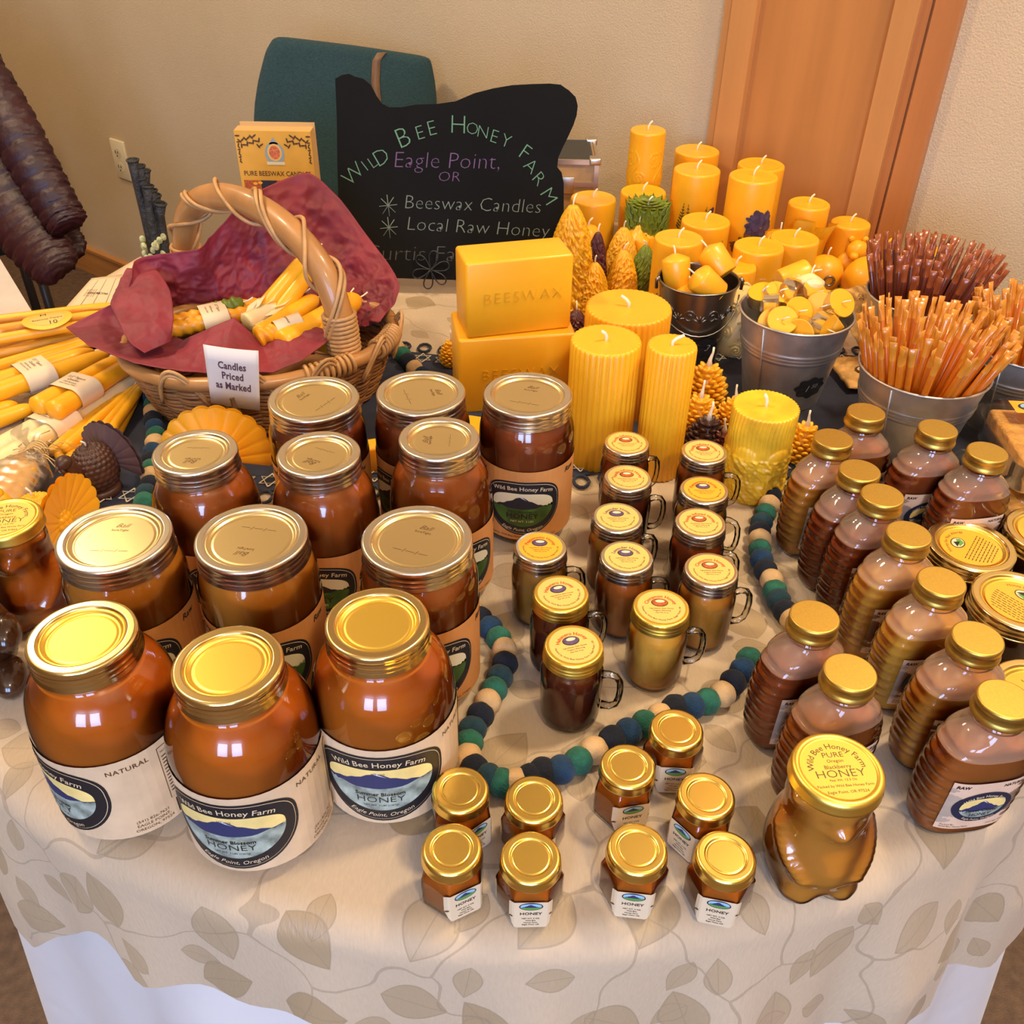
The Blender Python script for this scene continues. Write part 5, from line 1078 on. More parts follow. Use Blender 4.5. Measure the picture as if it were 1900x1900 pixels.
# curled left fold
OF = [(236, 498, .14), (290, 502, .145), (316, 540, .14), (322, 590, .13), (316, 634, .11)]; IFo = [(205, 565, .128), (216, 590, .13), (228, 616, .125), (244, 638, .12), (268, 655, .112)]
sheet('folded_corner', PT(OF), PT(IFo), ts, 70, 34, .0055, 7.7)
# candles in the basket
def taper(mb, p, q, r0, r1, m=0, twist=0, seg=20, n=24, rnd=True):
    p, q = Vector(p), Vector(q); L_ = (q-p).length; d = (q-p)/L_; up = Vector((0, 0, 1)); a1 = d.cross(up).normalized(); a2 = d.cross(a1); vs = []
    prof = [(0, .15), (.01, .8), (.03, 1)]+[(.03+.80*i/n, 1) for i in range(1, n+1)]+[(.88, .93), (.93, .78), (.97, .5), (.99, .28), (1, .1)] if rnd else [(i/n, 1) for i in range(n+1)]
    for s, k in prof:
        r = (r0+(r1-r0)*s)*k
        for j in range(seg):
            a = 2*PI*j/seg; rr_ = r*(1+.16*math.cos(2*(a-twist*s*L_))) if twist else r; vs.append(p+d*(s*L_)+a1*(rr_*math.cos(a))+a2*(rr_*math.sin(a)))
    N = len(prof); fs = [(i*seg+k, i*seg+(k+1) % seg, (i+1)*seg+(k+1) % seg, (i+1)*seg+k) for i in range(N-1) for k in range(seg)]+[tuple(range(seg))[::-1], tuple((N-1)*seg+k for k in range(seg))]
    mb.add(vs, fs, m); return mb
def wk3(par, p, d, l=.012): p = Vector(p); d = Vector(d).normalized(); return MB().tube([p-d*.002, p+d*l*.6, p+d*l*.9+Vector((.003, 0, .003))], .0011, 6).build('wick', WICK, par)
def candle1(label, p, q, r0, r1, m, twist=0, group=None, name='taper_candle', extra=None):
    t = thing(name, label, 'candle', (0, 0, 0), 0, group); taper(MB(), p, q, r0, r1, 0, twist).build('wax_body', m, t); wk3(t, q, Vector(q)-Vector(p)); return t
GB = 'candles lying in the basket'
def band(par, p, q, r, s0, s1, rows, seg=40, half=1.0, wid=1.0, lx=.0):
    """paper band round one or two tapers lying along p->q, with lettering on its upper side"""
    p, q = Vector(p), Vector(q); d = (q-p).normalized(); L_ = (q-p).length; a1 = d.cross(Vector((0, 0, 1))).normalized(); a2 = a1.cross(d); w0 = r*(wid-1)
    def at(s, a, e): ca, sa = math.cos(a), math.sin(a); return p+d*s+a1*((w0*(1 if ca > 0 else -1)*min(1, abs(ca)*6) if w0 else 0)+(r+e)*ca)+a2*((r+e)*sa)
    mb = MB(); mb.grid(lambda u, v: at(s0+(s1-s0)*v, 2*PI*u, .0008), seg, 2, closeu=True); b = mb.build('paper_band', CREAM, par)
    per = 2*w0+PI*r                           # unrolled top width
    def mp(x, y, l):                          # x across (around) , y along
        if abs(x) <= w0: return p+d*((s0+s1)/2+y)+a1*x+a2*(r+.0012)
        a = PI/2-(abs(x)-w0)/r*(1 if x > 0 else -1); return p+d*((s0+s1)/2+y)+a1*((w0 if x > 0 else -w0)+(r+.0012)*math.cos(a))+a2*((r+.0012)*math.sin(a))
    A = Art(mp); 
    for s_, y, x, z in rows: A.text(s_, x, y, z, BRI, 0, rot=-PI/2 if False else 0, shear=.3)
    if rows: A.build('print', b)
ROWS = [('3.5" Tapers', .0075, 0, .0058), ('Candles', .0012, 0, .0056), ('100% Beeswax', -.0050, 0, .0036), ('100% Cotton Wick', -.0095, 0, .0034)]
c1 = thing('taper_pair', 'pair of fat yellow tapers pointing up to the right over the basket', 'candle', (0, 0, 0), 0, GB); mb = MB()
p0, q0 = T(470, 600, .095), yp(575, 470, 1.17); taper(mb, p0, q0, .0135, .010); taper(mb, p0+Vector((.022, .004, 0)), q0+Vector((.012, .002, -.005)), .0135, .010); mb.build('wax_body', WAX, c1); wk3(c1, q0, (-.2, 0, 1), .016); wk3(c1, q0+Vector((.012, .002, -.005)), (.1, 0, 1), .016)
p0, q0 = T(312, 600, .095), T(500, 560, .10)
for dx, lb in ((0, 'rear twisted orange taper with a paper band lying in the basket'), (1, 'front twisted orange taper beside its twin in the basket')):
    o = Vector((.002, -.022*dx, 0)); t = candle1(lb, p0+o, q0+o, .0105, .0095, WAXD, 240, GB, 'twisted_taper')
    if dx == 0: band(t, p0+Vector((0, -.011, 0)), q0+Vector((0, -.011, 0)), .0125, .045, .078, [('3.5" Tapers', .006, .004, .0046), ('100% Beeswax', -.002, .004, .0034), ('Cotton Wick', -.008, .004, .0034)], wid=1.9)
candle1('olive green twisted taper lying at the back of the basket', T(370, 585, .09), T(452, 560, .112), .011, .009, WAXG, 260, GB, 'twisted_taper')
t = candle1('pale ivory leafy taper lying across the basket', T(455, 600, .105), T(560, 545, .115), .0125, .008, WAXI, 0, GB, 'leaf_taper'); lf = MB()
P0, P1 = T(455, 600, .105), T(560, 545, .115)
for k in range(14):
    c = P0.lerp(P1, k/14); a = k*2.2; d = (P1-P0).normalized(); n1 = d.cross(Vector((0, 0, 1))).normalized(); n2 = n1.cross(d); o = n1*math.cos(a)+n2*abs(math.sin(a))
    lf.add([c+o*.010, c+o*.014+d*.012+n1*.006, c+o*.020+d*.030, c+o*.014+d*.012-n1*.006, c+o*.0125+d*.012], [(0, 1, 4), (1, 2, 4), (2, 3, 4), (3, 0, 4)])
lf.build('wax_leaves', WAXI, t)
candle1('fat orange taper lying under the ivory one in the basket', T(480, 625, .10), T(590, 552, .11), .0135, .011, WAX, 0, GB)
candle1('fat yellow taper running under the basket handle', T(520, 640, .100), T(668, 552, .11), .0165, .015, WAX, 0, GB)
t = candle1('short orange twisted taper with paper label at the front of the basket', T(478, 628, .105), T(560, 598, .112), .0115, .011, WAXD, 240, GB, 'twisted_taper'); band(t, T(478, 628, .105), T(560, 598, .112), .0125, .024, .058, [('Beeswax', 0, 0, .005)])
candle1('yellow taper end showing past the basket handle', T(600, 640, .09), T(648, 548, .115), .017, .014, WAX, 0, GB)
# price card with peg
t = thing('price_card', 'white card reading Candles Priced as Marked clipped in front of the basket', 'price card', (0, 0, 0)); cy = .952
ca_, cb_, cc_, cd_ = [yp(u, v, cy+o) for u, v, o in ((376, 640, .0), (479, 652, .0), (482, 763, -.002), (391, 748, -.002))]
def cardp(x, y, l): e = (1-math.cos((x-.5)*1.2))*.012; return (ca_.lerp(cb_, x)).lerp(cd_.lerp(cc_, x), 1-y)+Vector((0, -.0006*l-.0004+e, 0))
mb = MB(); mb.grid(lambda a, b: cardp(a, b, 0), 12, 4); cdo = mb.build('card', WHITE, t); cdo.modifiers.new('th', 'SOLIDIFY').thickness = .0004
A = Art(lambda x, y, l: cardp(.5+x, .5+y, 1.2)); PR = mat('plum_print', (.10, .05, .07), .6)
for s_, x, y in (('Candles', .0, .20), ('Priced', .0, .03), ('as Marked', .0, -.14)): A.text(s_, x, y, .165, PR, 0, off=.03, sp=1.05, sx=.95)
A.build('lettering', cdo); pg = MB(); pb = yp(430, 738, cy-.004); pe = Vector((pb.x+.006, cy-.004, .001))
pg.tube([pb, pe], [.0028, .0040], 4, smooth=False); pg.tube([pb+Vector((0, .006, 0)), pe+Vector((.003, .010, 0))], [.0028, .0040], 4, smooth=False); pg.build('wooden_peg', mat('dark_peg_wood', (.13, .07, .03), .6), t)

# ================================================================ TAPERS AT THE LEFT
GT_ = 'beeswax taper bundles at the left'
def pairt(label, p, q, r, m, rows, s0, s1, dz=0):
    p, q = Vector(p), Vector(q); d = (q-p).normalized(); sd = d.cross(Vector((0, 0, 1))).normalized(); t = thing('taper_pair', label, 'candle', (0, 0, 0), 0, GT_)
    for k in (-1, 1): o = sd*(k*r*.98); taper(MB(), p+o, q+o*.85+(d*(.012 if k > 0 else 0)), r, r*.72).build('taper', m, t)
    if rows is not None: band(t, p, q, r*1.06, s0, s1, rows, wid=1.92)
    return t
z = .0125
pairt('yellow taper pair with a paper band, its round ends nearest the camera', T(150-70, 762, .035), T(236, 668, .033), .0135, WAX, ROWS, .035, .072)
pairt('yellow taper pair with a paper band cut by the left edge', T(-70, 740, .030), T(182, 655, .030), .0135, WAX, ROWS, .072, .110)
pairt('pale ivory taper pair with a paper band lying under the yellow pairs', T(-60, 880, .012), T(262, 690, .012), .0135, WAXI, ROWS, .105, .145)
pairt('orange taper pair mostly hidden below the banded pairs at the left edge', T(-90, 800, .013), T(40, 755, .013), .0125, WAX, None, 0, 0)
# bunch of thin hanging tapers
t = thing('taper_bunch', 'bunch of slim yellow tapers tied by their wicks beside the felt garland', 'candle', (0, 0, 0), 0, GT_); tip = T(248, 722, .012); rd = random.Random(2)
for k, (u, v) in enumerate(((96, 838), (112, 846), (128, 852), (140, 858), (150, 866), (158, 874), (172, 868), (186, 858), (198, 842), (122, 830), (150, 842), (176, 842))):
    zz = .006 if k < 9 else .016; p = T(u, v, zz); q = tip+Vector((-.012+.0026*k, .004*math.sin(k*2), (.0 if k < 9 else .010)))
    mb = MB(); taper(mb, p, q, .0068, .0052); mb.ell(p, (.0066, .0066, .0066), seg=12, rings=8); mb.build('taper', WAX, t)
lp = MB()
for k in range(4): lp.tube([tip+Vector((.002*k, 0, .004)), tip+Vector((.010+.004*k, .012, .014-.003*k)), tip+Vector((.020, .004*k, .004))], .0009, 5)
lp.build('wick_loops', WICK, t)
# bagged tapers
def bag(label, ps, qs, r, box, m=WAX):
    t = thing('bagged_tapers', label, 'candle', (0, 0, 0), 0, GT_)
    for p, q in zip(ps, qs): taper(MB(), p, q, r, r*.8).build('taper', m, t)
    return t
L1 = [(-60, 602, .030), (-60, 622, .030), (-60, 650, .012), (-60, 672, .012), (-40, 690, .012), (30, 682, .012), (-60, 640, .032)]; L2 = [(222, 566, .030), (205, 580, .030), (215, 590, .012), (205, 604, .012), (196, 620, .012), (215, 622, .012), (170, 600, .034)]
t = bag('yellow tapers in a clear bag with a round yellow sticker at the left edge', [T(*p) for p in L1], [T(*p) for p in L2], .0085, 0); c = T(80, 610, .022); d = (T(215, 590, .02)-T(-60, 640, .02)); a = math.atan2(d.y, d.x)
def bagf(u, v): s = -.17+.30*u; w = .052*(1-.25*abs(u-.5)); x = w*math.cos(PI*v); zz = .002+.042*math.sin(PI*v)**.6*(1-.3*u)+.0015*noise3(s*90, x*120, 0); return (c.x+s*math.cos(a)-x*math.sin(a), c.y+s*math.sin(a)+x*math.cos(a), zz)
MB().grid(bagf, 60, 24).build('clear_bag', CELLO, t)
sp_ = T(87, 590, .047); A = Art(lambda x, y, l: (sp_.x+x*math.cos(a)-y*math.sin(a), sp_.y+x*math.sin(a)+y*math.cos(a), .0465+.0002*l-y*y*4)); A.disc(0, 0, .033, .029, YEL, 0, 36, 4); A.disc(0, 0, .023, .019, YELP, 1, 30, 3); A.text('M', -.004, .014, .012, INK, 2); A.text('10', .006, -.014, .013, INK, 2); A.text('Beeswax Tapers', 0, -.002, .006, BRI, 2)
A.build('sticker', t)
L1 = [(-50, 960, .012), (-30, 975, .012), (-10, 985, .012), (-40, 930, .026), (-15, 950, .026), (10, 960, .026)]; L2 = [(58, 850, .012), (66, 862, .012), (70, 872, .012), (54, 840, .022), (60, 850, .022), (66, 858, .022)]
t = bag('yellow tapers in a clear bag tied with raffia at the lower left', [T(*p) for p in L1], [T(*p) for p in L2], .0095, 0); c = T(22, 910, .02); d = T(60, 850, .02)-T(-20, 960, .02); a2_ = math.atan2(d.y, d.x)
def bag2(u, v):
    s = -.11+.21*u; w = .040*(1 if u < .62 else max(.18, 1-(u-.62)*3.3)) + (max(0, u-.86)*.25); x = w*math.cos(2*PI*v); zz = .024+.024*(w/.04)*math.sin(2*PI*v)+.003*noise3(s*140, x*160, v*9)*min(1, u*1.5); return (c.x+s*math.cos(a2_)-x*math.sin(a2_), c.y+s*math.sin(a2_)+x*math.cos(a2_), max(.001, zz))
MB().grid(bag2, 60, 36).build('clear_bag', CELLO, t)
rf = MB(); rd = random.Random(6); k0 = T(68, 842, .022)
for k in range(22):
    a = rd.uniform(0, 2*PI); l = rd.uniform(.015, .045); e = k0+Vector((l*math.cos(a)*1.1+.008, l*math.sin(a), rd.uniform(-.016, .016))); m1 = (k0+e)/2+Vector((rd.uniform(-.01, .01), rd.uniform(-.01, .01), .010)); rf.tube([k0, m1, e], .0007, 4)
for k in range(5): rf.tube([k0+Vector((.011*math.cos(q*.5), .004*k-.008+.011*.2*math.sin(q*.5), .012*math.sin(q*.5))) for q in range(14)], .0012, 5)
rf.build('raffia_tie', mat('raffia', (.62, .42, .18), .7), t)

# ================================================================ FELT BALL GARLANDS
FN = mat('navy_felt', (.003, .006, .017), .95, sheen=.04, vary=(90, .3), bump=(600, .8, .0015)); FB = mat('blue_felt', (.004, .032, .085), .95, sheen=.08, vary=(90, .3), bump=(600, .8, .0015)); FT = mat('teal_felt', (.004, .030, .045), .95, sheen=.08, vary=(90, .3), bump=(600, .8, .0015)); FG = mat('green_felt', (.012, .110, .070), .95, sheen=.08, vary=(120, .3), bump=(600, .8, .0015)); FC = mat('cream_felt', (.56, .36, .17), .95, sheen=.08, vary=(90, .1), bump=(600, .6, .0012))
FM = {'n': FN, 'b': FB, 't': FT, 'g': FG, 'c': FC}
fb0 = None
def garland(label, L):
    global fb0
    t = thing('felt_garland', label, 'garland', (0, 0, 0), 0, 'felt ball garlands'); pts = []
    for u, v, c in L:
        p = T(u, v, .0118); pts.append(p)
        if fb0 is None: fb0 = o = MB().ell((0, 0, 0), (.0122, .0118, .0118), seg=24, rings=16, fn=lambda d: 1+.02*math.sin(d[0]*7+d[1]*5)).build('felt_ball', FM[c], t)
        else: o = fb0.copy(); COL.objects.link(o)
        o.parent = t; o.location = p; o.rotation_euler = (u*.1, v*.1, 0); setm(o, FM[c])
    MB().tube(pts, .0008, 5).build('string', THR, t)
F1 = [(868, 1125, 'g'), (878, 1137, 'c'), (891, 1148, 'n'), (910, 1165, 'b'), (925, 1185, 'g'), (936, 1206, 'c'), (937, 1232, 'n'), (927, 1257, 't'), (917, 1280, 'g'), (905, 1303, 'c'), (891, 1328, 'n'), (877, 1354, 't'), (870, 1379, 'g'), (868, 1405, 'c'), (880, 1426, 'n'), (905, 1443, 't'), (932, 1452, 'g'), (958, 1452, 'c'), (983, 1444, 'n'), (1006, 1432, 'n'), (1041, 1428, 'b'), (1073, 1412, 'g'), (1102, 1392, 'c'), (1136, 1372, 'n'), (1166, 1358, 'b'), (1196, 1343, 'g'), (1224, 1330, 'c'), (1252, 1313, 'n'), (1284, 1310, 'b'), (1312, 1302, 'g'), (1340, 1288, 'c'), (1360, 1266, 'n'), (1378, 1244, 'b'), (1390, 1224, 'g')]
garland('front garland of navy, blue, green and cream felt balls curving before the mugs', F1)
F2 = [(1432, 922, 'n'), (1427, 937, 'c'), (1420, 953, 'g'), (1413, 970, 't'), (1410, 987, 'n'), (1410, 1001, 'c'), (1410, 1020, 'g'), (1413, 1038, 'b'), (1420, 1058, 'n'), (1432, 1077, 'c'), (1438, 1097, 'g'), (1445, 1114, 't'), (1456, 1134, 'n'), (1470, 1150, 'c'), (1484, 1166, 'g'), (1498, 1182, 'b')]
garland('right garland of felt balls between the mugs and the flat bottles', F2)
F3 = [(276, 709, 'c'), (279, 723, 'n'), (282, 737, 'b'), (285, 751, 'g'), (284, 765, 'c'), (284, 779, 'n'), (288, 794, 'b'), (290, 808, 'g'), (288, 822, 'c'), (284, 838, 'b'), (282, 854, 'n'), (281, 870, 'g'), (281, 884, 'c'), (279, 900, 'n'), (272, 916, 't'), (268, 932, 'g')]
garland('left garland of felt balls running between the tapers and the yellow fan candle', F3)
F4 = [(722, 632, 'n'), (736, 646, 'c'), (747, 658, 'g'), (757, 671, 'n'), (769, 684, 'c'), (784, 696, 'b'), (800, 706, 'g')]
garland('short visible stretch of felt ball garland to the right of the basket', F4)

# ================================================================ CHALKBOARD SIGN, BOX, CASE, CHAIR
tilt = math.radians(14); SB = T(745, 515, .028); NS = Vector((0, -math.cos(tilt), math.sin(tilt))).normalized(); UPV = Vector((0, math.sin(tilt), math.cos(tilt)))
def sg(u, v, l=0): return planept(u, v, SB, NS)+NS*(.0006+.0003*l)
BLK = mat('chalkboard_black', (.006, .0055, .005), .8, vary=(5, .3), spec=.15); t = thing('chalkboard_sign', 'black state-shaped chalkboard sign reading Wild Bee Honey Farm, on a wire easel', 'sign', (0, 0, 0))
OUT = [(622, 146), (635, 139), (648, 137), (658, 142), (674, 146), (688, 158), (698, 178), (708, 192), (722, 199), (745, 199), (772, 194), (810, 193), (845, 188), (880, 173), (915, 164), (950, 158), (985, 156), (1020, 155), (1040, 157), (1056, 168), (1068, 180), (1072, 196), (1070, 214), (1064, 232), (1054, 254), (1045, 272), (1036, 292), (1034, 310), (1042, 320), (1046, 340), (1046, 400), (1047, 522), (820, 519), (650, 513), (640, 500), (636, 440), (628, 380), (626, 300), (625, 220)]
pl_ = [sg(u, v) for u, v in OUT]
mb = MB(); n = len(pl_); mb.add(pl_+[p-NS*.006 for p in pl_], [tuple(range(n)), tuple(range(2*n-1, n-1, -1))]+[(k, n+k, n+(k+1) % n, (k+1) % n) for k in range(n)], 0, False); mb.build('board', BLK, t)
CG_ = mat('green_chalk', (.12, .26, .15), .9); CP = mat('purple_chalk', (.15, .075, .17), .9); CW = mat('dim_chalk', (.17, .21, .17), .9); CF = mat('faint_chalk', (.07, .07, .065), .9)
AX = Vector((1, 0, 0)); 
def chalk(s, u, v, size, m, rot=0, shear=0, align='CENTER', off=-.022, sx=1.0, arr=None):
    c = sg(u, v, 1); size *= .80; V, Fc = text2d(s, size, off, shear, align); ca, sa = math.cos(rot), math.sin(rot)
    return MB().add([c+AX*(x*sx*ca-y*sa)+UPV*(x*sx*sa+y*ca) for x, y in V], Fc, 0, False), m
def zz(x, y): return 600+x/3.654, 120+y/3.654
gb = MB()
for ch, x, y, s, r in (('W', 205, 745, .042, 42), ('I', 283, 690, .031, 38), ('L', 335, 665, .031, 35), ('D', 395, 630, .042, 30), ('B', 540, 500, .052, 22), ('E', 655, 465, .036, 16), ('E', 735, 435, .038, 14), ('H', 915, 412, .047, -2), ('O', 1010, 437, .031, -6), ('N', 1082, 460, .031, -10), ('E', 1158, 490, .034, -16), ('Y', 1238, 520, .034, -20), ('F', 1365, 598, .042, -35), ('A', 1405, 690, .036, -42), ('R', 1458, 775, .036, -48), ('M', 1525, 895, .040, -58)):
    b, _ = chalk(ch, *zz(x, y), s, CG_, math.radians(r)); gb.join(b)
gb.keep = 1; gb.build('green_lettering', CG_, t)
for nm, m, L in (('purple_lettering', CP, (('Eagle Point,', 835, 655, .042, 0, 1.05), ('OR', 850, 762, .026, 0, 1.2))), ('white_lettering', CW, (('Beeswax Candles', 1010, 950, .037, -1, 1.02), ('Local Raw Honey', 1045, 1105, .037, -2, 1.06))), ('faint_lettering', CF, (('Curtis Family', 720, 1285, .043, 0, 1.15),))):
    g_ = MB()
    for s, x, y, z, r, sx in L: b, _ = chalk(s, *zz(x, y), z, m, math.radians(r), .12, sx=sx); g_.join(b)
    g_.keep = 1; g_.build(nm, m, t)
g_ = MB()
for x, y in ((440, 955), (445, 1105)):
    c = sg(*zz(x, y), 1)
    for k in range(4): a = k*PI/4+.1; e = AX*math.cos(a)*.014+UPV*math.sin(a)*.016; g_.tube([c-e, c+e], .0007, 4)
g_.build('asterisk', CW, t)
BW = mat('black_wire', (.012, .012, .013), .4)
for u in (712, 950):
    es = MB()
    c = sg(u, 519); p = [c-NS*.004+UPV*.12, c-NS*.008, c+NS*.006-UPV*.010, c+NS*.022-UPV*.018, c+NS*.030-UPV*.010, c+NS*.026+UPV*.004, c+NS*.018+UPV*.006]; es.tube(p, .0022, 7)
    es.tube([c-NS*.008, Vector((c.x, c.y+.09, .003))], .0022, 7); es.tube([c-NS*.008, Vector((c.x-.03, c.y-.030, .003)), Vector((c.x-.042, c.y-.034, .010)), Vector((c.x-.036, c.y-.036, .018))], .0024, 7); es.build('easel_foot', BW, t)
es = MB(); c = sg(800, 500)+NS*.004
for k in range(6):
    a = k*PI/3+.3; pts = [c+(AX*math.cos(a+.5*math.sin(q*PI/8)*(1 if q < 8 else 1))+UPV*math.sin(a+.5*math.sin(q*PI/8)))*.026*math.sin(q*PI/16)**.7 for q in range(17)]; es.tube([c+(AX*(math.cos(a)*.030*math.sin(PI*q/16)-math.sin(a)*.007*math.sin(2*PI*q/16))+UPV*(math.sin(a)*.030*math.sin(PI*q/16)+math.cos(a)*.007*math.sin(2*PI*q/16))) for q in range(17)], .0012, 6)
es.build('wire_flower', BW, t)
# booklet box
yb = 1.60; P0 = yp(433, 242, yb); P1 = yp(575, 240, yb); bw = (P1-P0).x/2; cx = (P0.x+P1.x)/2; top = P0.z; t = thing('booklet_stack', 'upright stack of yellow Pure Beeswax Candles booklets behind the basket', 'booklets', (cx, yb, 0)); YB = mat('yellow_cover', (.72, .37, .045), .5, vary=(12, .15)); PG_ = mat('page_edges', (.62, .38, .14), .6)
MB().box((0, .016, top/2), (bw, .014, top/2)).box((.003, .031, top/2+.003), (bw-.001, .0015, top/2+.003)).build('pages', PG_, t)
MB().box((0, .001, top/2), (bw, .001, top/2)).build('cover', YB, t); A = Art(lambda x, y, l: (x, -.0004-.0002*l, top-.070+y))
A.text('PURE BEESWAX CANDLES', 0, .001, .0112, BRI, 0, off=.01, sx=.86); A.disc(0, .034, .016, .019, mat('grey_blue_print', (.28, .36, .40), .5), 0); A.put([(-.008, .049), (0, .060), (.008, .049)], [(0, 1, 2)], MATS['grey_blue_print'], 0); A.disc(0, .036, .012, .014, YELP, 1); A.disc(0, .036, .009, .011, mat('rose_print', (.62, .16, .07), .5, vary=(300, .4)), 2); A.rect(-.015, .015, .016, .021, SKYC, 2, 2)
ARAB = BRI
for s in (-1, 1):
    for k in range(16): a = k*.8; A.disc(s*(.058-.0025*k), .062-.0016*((k*5) % 11), .0045, .0014, ARAB, 1, 8, 1, a*s)
    for k in range(9): A.disc(s*.058, .052-.004*k, .0028, .0012, ARAB, 1, 8, 1, k*1.1)
for x0, m in ((-.058, OVO), (-.030, INKB), (-.004, OVO), (.016, SNOW), (.034, MTNB)): A.rect(x0, x0+.027, -.036, -.010, m, 0)
for k in range(26): A.disc(random.uniform(-.055, .055), random.uniform(-.034, -.013), .004, .0025, random.choice([YELP, OVO, INK, ORS]), 2, 8)
A.build('cover_print', t)
# latched case
t = thing('hard_case', 'small hard case with metal edges and corners behind the chalkboard sign', 'case', (.040, 1.690, 0)); ALU = mat('aluminium_edge', (.62, .56, .45), .35, metal=1); top = .150
MB().box((0, 0, top/2), (.094, .060, top/2-.001), bev=.002).build('case_body', mat('tan_panel', (.42, .24, .09), .5, vary=(20, .3)), t); MB().box((0, 0, top), (.088, .054, .0016)).build('dark_top_panel', mat('charcoal_panel', (.03, .03, .028), .5), t)
e = MB()
for z in (.002, top-.002, top-.040): e.box((0, -.060, z), (.096, .0022, .004)); e.box((.095, 0, z), (.0022, .062, .004)); e.box((-.095, 0, z), (.0022, .062, .004)); e.box((0, .060, z), (.096, .0022, .004))
for x in (-1, 1):
    for y in (-1, 1): e.box((x*.094, y*.060, top/2), (.004, .004, top/2))
e.build('metal_edging', ALU, t)
for x in (-1, 1):
    for y in (-1, 1): e = MB(); e.box((x*.091, y*.057, top), (.010, .010, .006), bev=.003); e.build('corner_cap', ALU, t)
MB().box((.045, -.063, top-.040), (.012, .003, .014), bev=.001).build('latch', ALU, t)
# teal chair
TEAL = mat('teal_upholstery', (.014, .046, .052), .9, sheen=.05, vary=(220, .3, (1, 1, 3)), bump=(420, .5, .002)); CN = Vector((math.sin(math.radians(10)), -math.cos(math.radians(10)), .20)).normalized(); CP0 = CAMP+ray(640, 150)*1.93
CO = [(505, 72), (520, 67), (660, 84), (785, 103), (800, 110), (808, 150), (812, 190), (812, 420), (470, 420), (470, 205), (478, 150), (492, 95)]
def chp(u, v, d=0): return planept(u, v, CP0, CN)-CN*d
t = thing('upholstered_chair', 'teal fabric chair behind the sign with a tan strap over its back', 'chair', (0, 0, 0)); n = 96
cpt = [chp(u, v) for u, v in CO]; cen = sum(cpt, Vector())/len(cpt); den = []
for i in range(len(cpt)):
    for k in range(4): den.append(cpt[i].lerp(cpt[(i+1) % len(cpt)], k/4))
for _ in range(1): den = [(den[i-1]+den[i]*2+den[(i+1) % len(den)])/4 for i in range(len(den))]
rings = [(1, .0), (1.012, .006), (1.016, .018), (1.016, .045), (1.0, .058)]; N = len(den); fr = [[cen+(p-cen)*s-CN*d+CN*.0 for p in den] for s, d in [(.80, -.012), (.93, -.008), (.985, -.001), (1.0, .010), (1.0, .045), (.985, .055)]]
fs = [(j*N+i, j*N+(i+1) % N, (j+1)*N+(i+1) % N, (j+1)*N+i) for j in range(5) for i in range(N)]+[tuple(range(N)), tuple(5*N+k for k in range(N))]
MB().add([p for r_ in fr for p in r_], fs).build('backrest', TEAL, t)
lo = chp(470, 420, .03); ro = chp(812, 420, .03); sx = (ro-lo); sx.z = 0; sx.normalize(); sy = Vector((-sx.y, sx.x, 0)); mid = (lo+ro)/2; mid.z = -.26; wd_ = (ro-lo).length/2
MB().box((0, 0, 0), (wd_, .22, .035), bev=.03).xf(Matrix.Translation(mid-sy*.2) @ Matrix.Rotation(math.atan2(sx.y, sx.x), 4, 'Z')).build('seat', TEAL, t); CHL = mat('dark_chair_frame', (.03, .02, .014), .4)
for a in (-1, 1):
    MB().tube([mid+sx*a*(wd_-.03)-sy*.38+Vector((0, 0, -.03)), mid+sx*a*(wd_-.03)-sy*.40+Vector((0, 0, -TZ+.26))], .014, 10).build('leg', CHL, t)
    MB().tube([chp(485 if a < 0 else 797, 400, .03), mid+sx*a*(wd_-.02)+sy*.0, mid+sx*a*(wd_-.02)+sy*.05+Vector((0, 0, -TZ+.26))], .014, 10).build('leg', CHL, t)
st_ = MB(); LE = mat('tan_leather', (.20, .105, .05), .5, vary=(30, .2)); pts = [chp(u, v, -.014) for u, v in ((708, 260), (700, 200), (696, 150), (698, 112), (707, 98))]+[chp(716, 94, .02), chp(720, 96, .05), chp(722, 140, .062), chp(722, 300, .062)]
w_ = .0085; st_.add([p+sx*s*w_ for p in pts for s in (-1, 1)], [(2*i, 2*i+1, 2*i+3, 2*i+2) for i in range(len(pts)-1)]); so = st_.build('shoulder_strap', LE, None); so.location.z = TZ; so.modifiers.new('th', 'SOLIDIFY').thickness = .003; tag(so, 'narrow tan leather strap looped over the back of the teal chair', 'strap')

# ================================================================ LEFT SIDE BACKGROUND
e1, e2 = T(0, 478, 0), T(62, 580, 0); dv = (e2-e1).normalized(); nv_ = Vector((dv.y, -dv.x, 0)); nv_ = -nv_ if nv_.x > 0 else nv_
t = thing('neighbour_table', 'next table under a pale cloth at the far left edge', 'table', (0, 0, 0)); a_, b_ = e1-dv*.15, e2+dv*.02; ng = mat('pale_grey_cloth', (.56, .49, .44), .7, vary=(9, .12), bump=(7, .3, .02))
mb = MB(); Q = [a_, b_, b_+nv_*.7, a_+nv_*.7]; mb.add([Vector((p.x, p.y, z)) for z in (-.004, -.03) for p in Q], [(0, 1, 2, 3), (7, 6, 5, 4), (0, 4, 5, 1), (1, 5, 6, 2), (2, 6, 7, 3), (3, 7, 4, 0)], 0, False)
mb.build('tabletop', ng, t); dk = MB(); n = 90
dk.grid(lambda u, v: tuple(a_.lerp(b_, u)+Vector((0, 0, -.028-.16*v))-nv_*(.004+.012*v*math.sin(u*40))), n, 8); dk.build('cloth_drop', ng, t)
for p in Q: MB().tube([Vector((p.x, p.y, -.03)).lerp(Vector(((Q[0]+Q[2])/2).to_tuple()), .1), Vector((p.x, p.y, -TZ)).lerp(Vector(((Q[0]+Q[2])/2).to_tuple()[:2]+(-TZ,)), .1)], .014, 8).build('leg', PEWT, t)
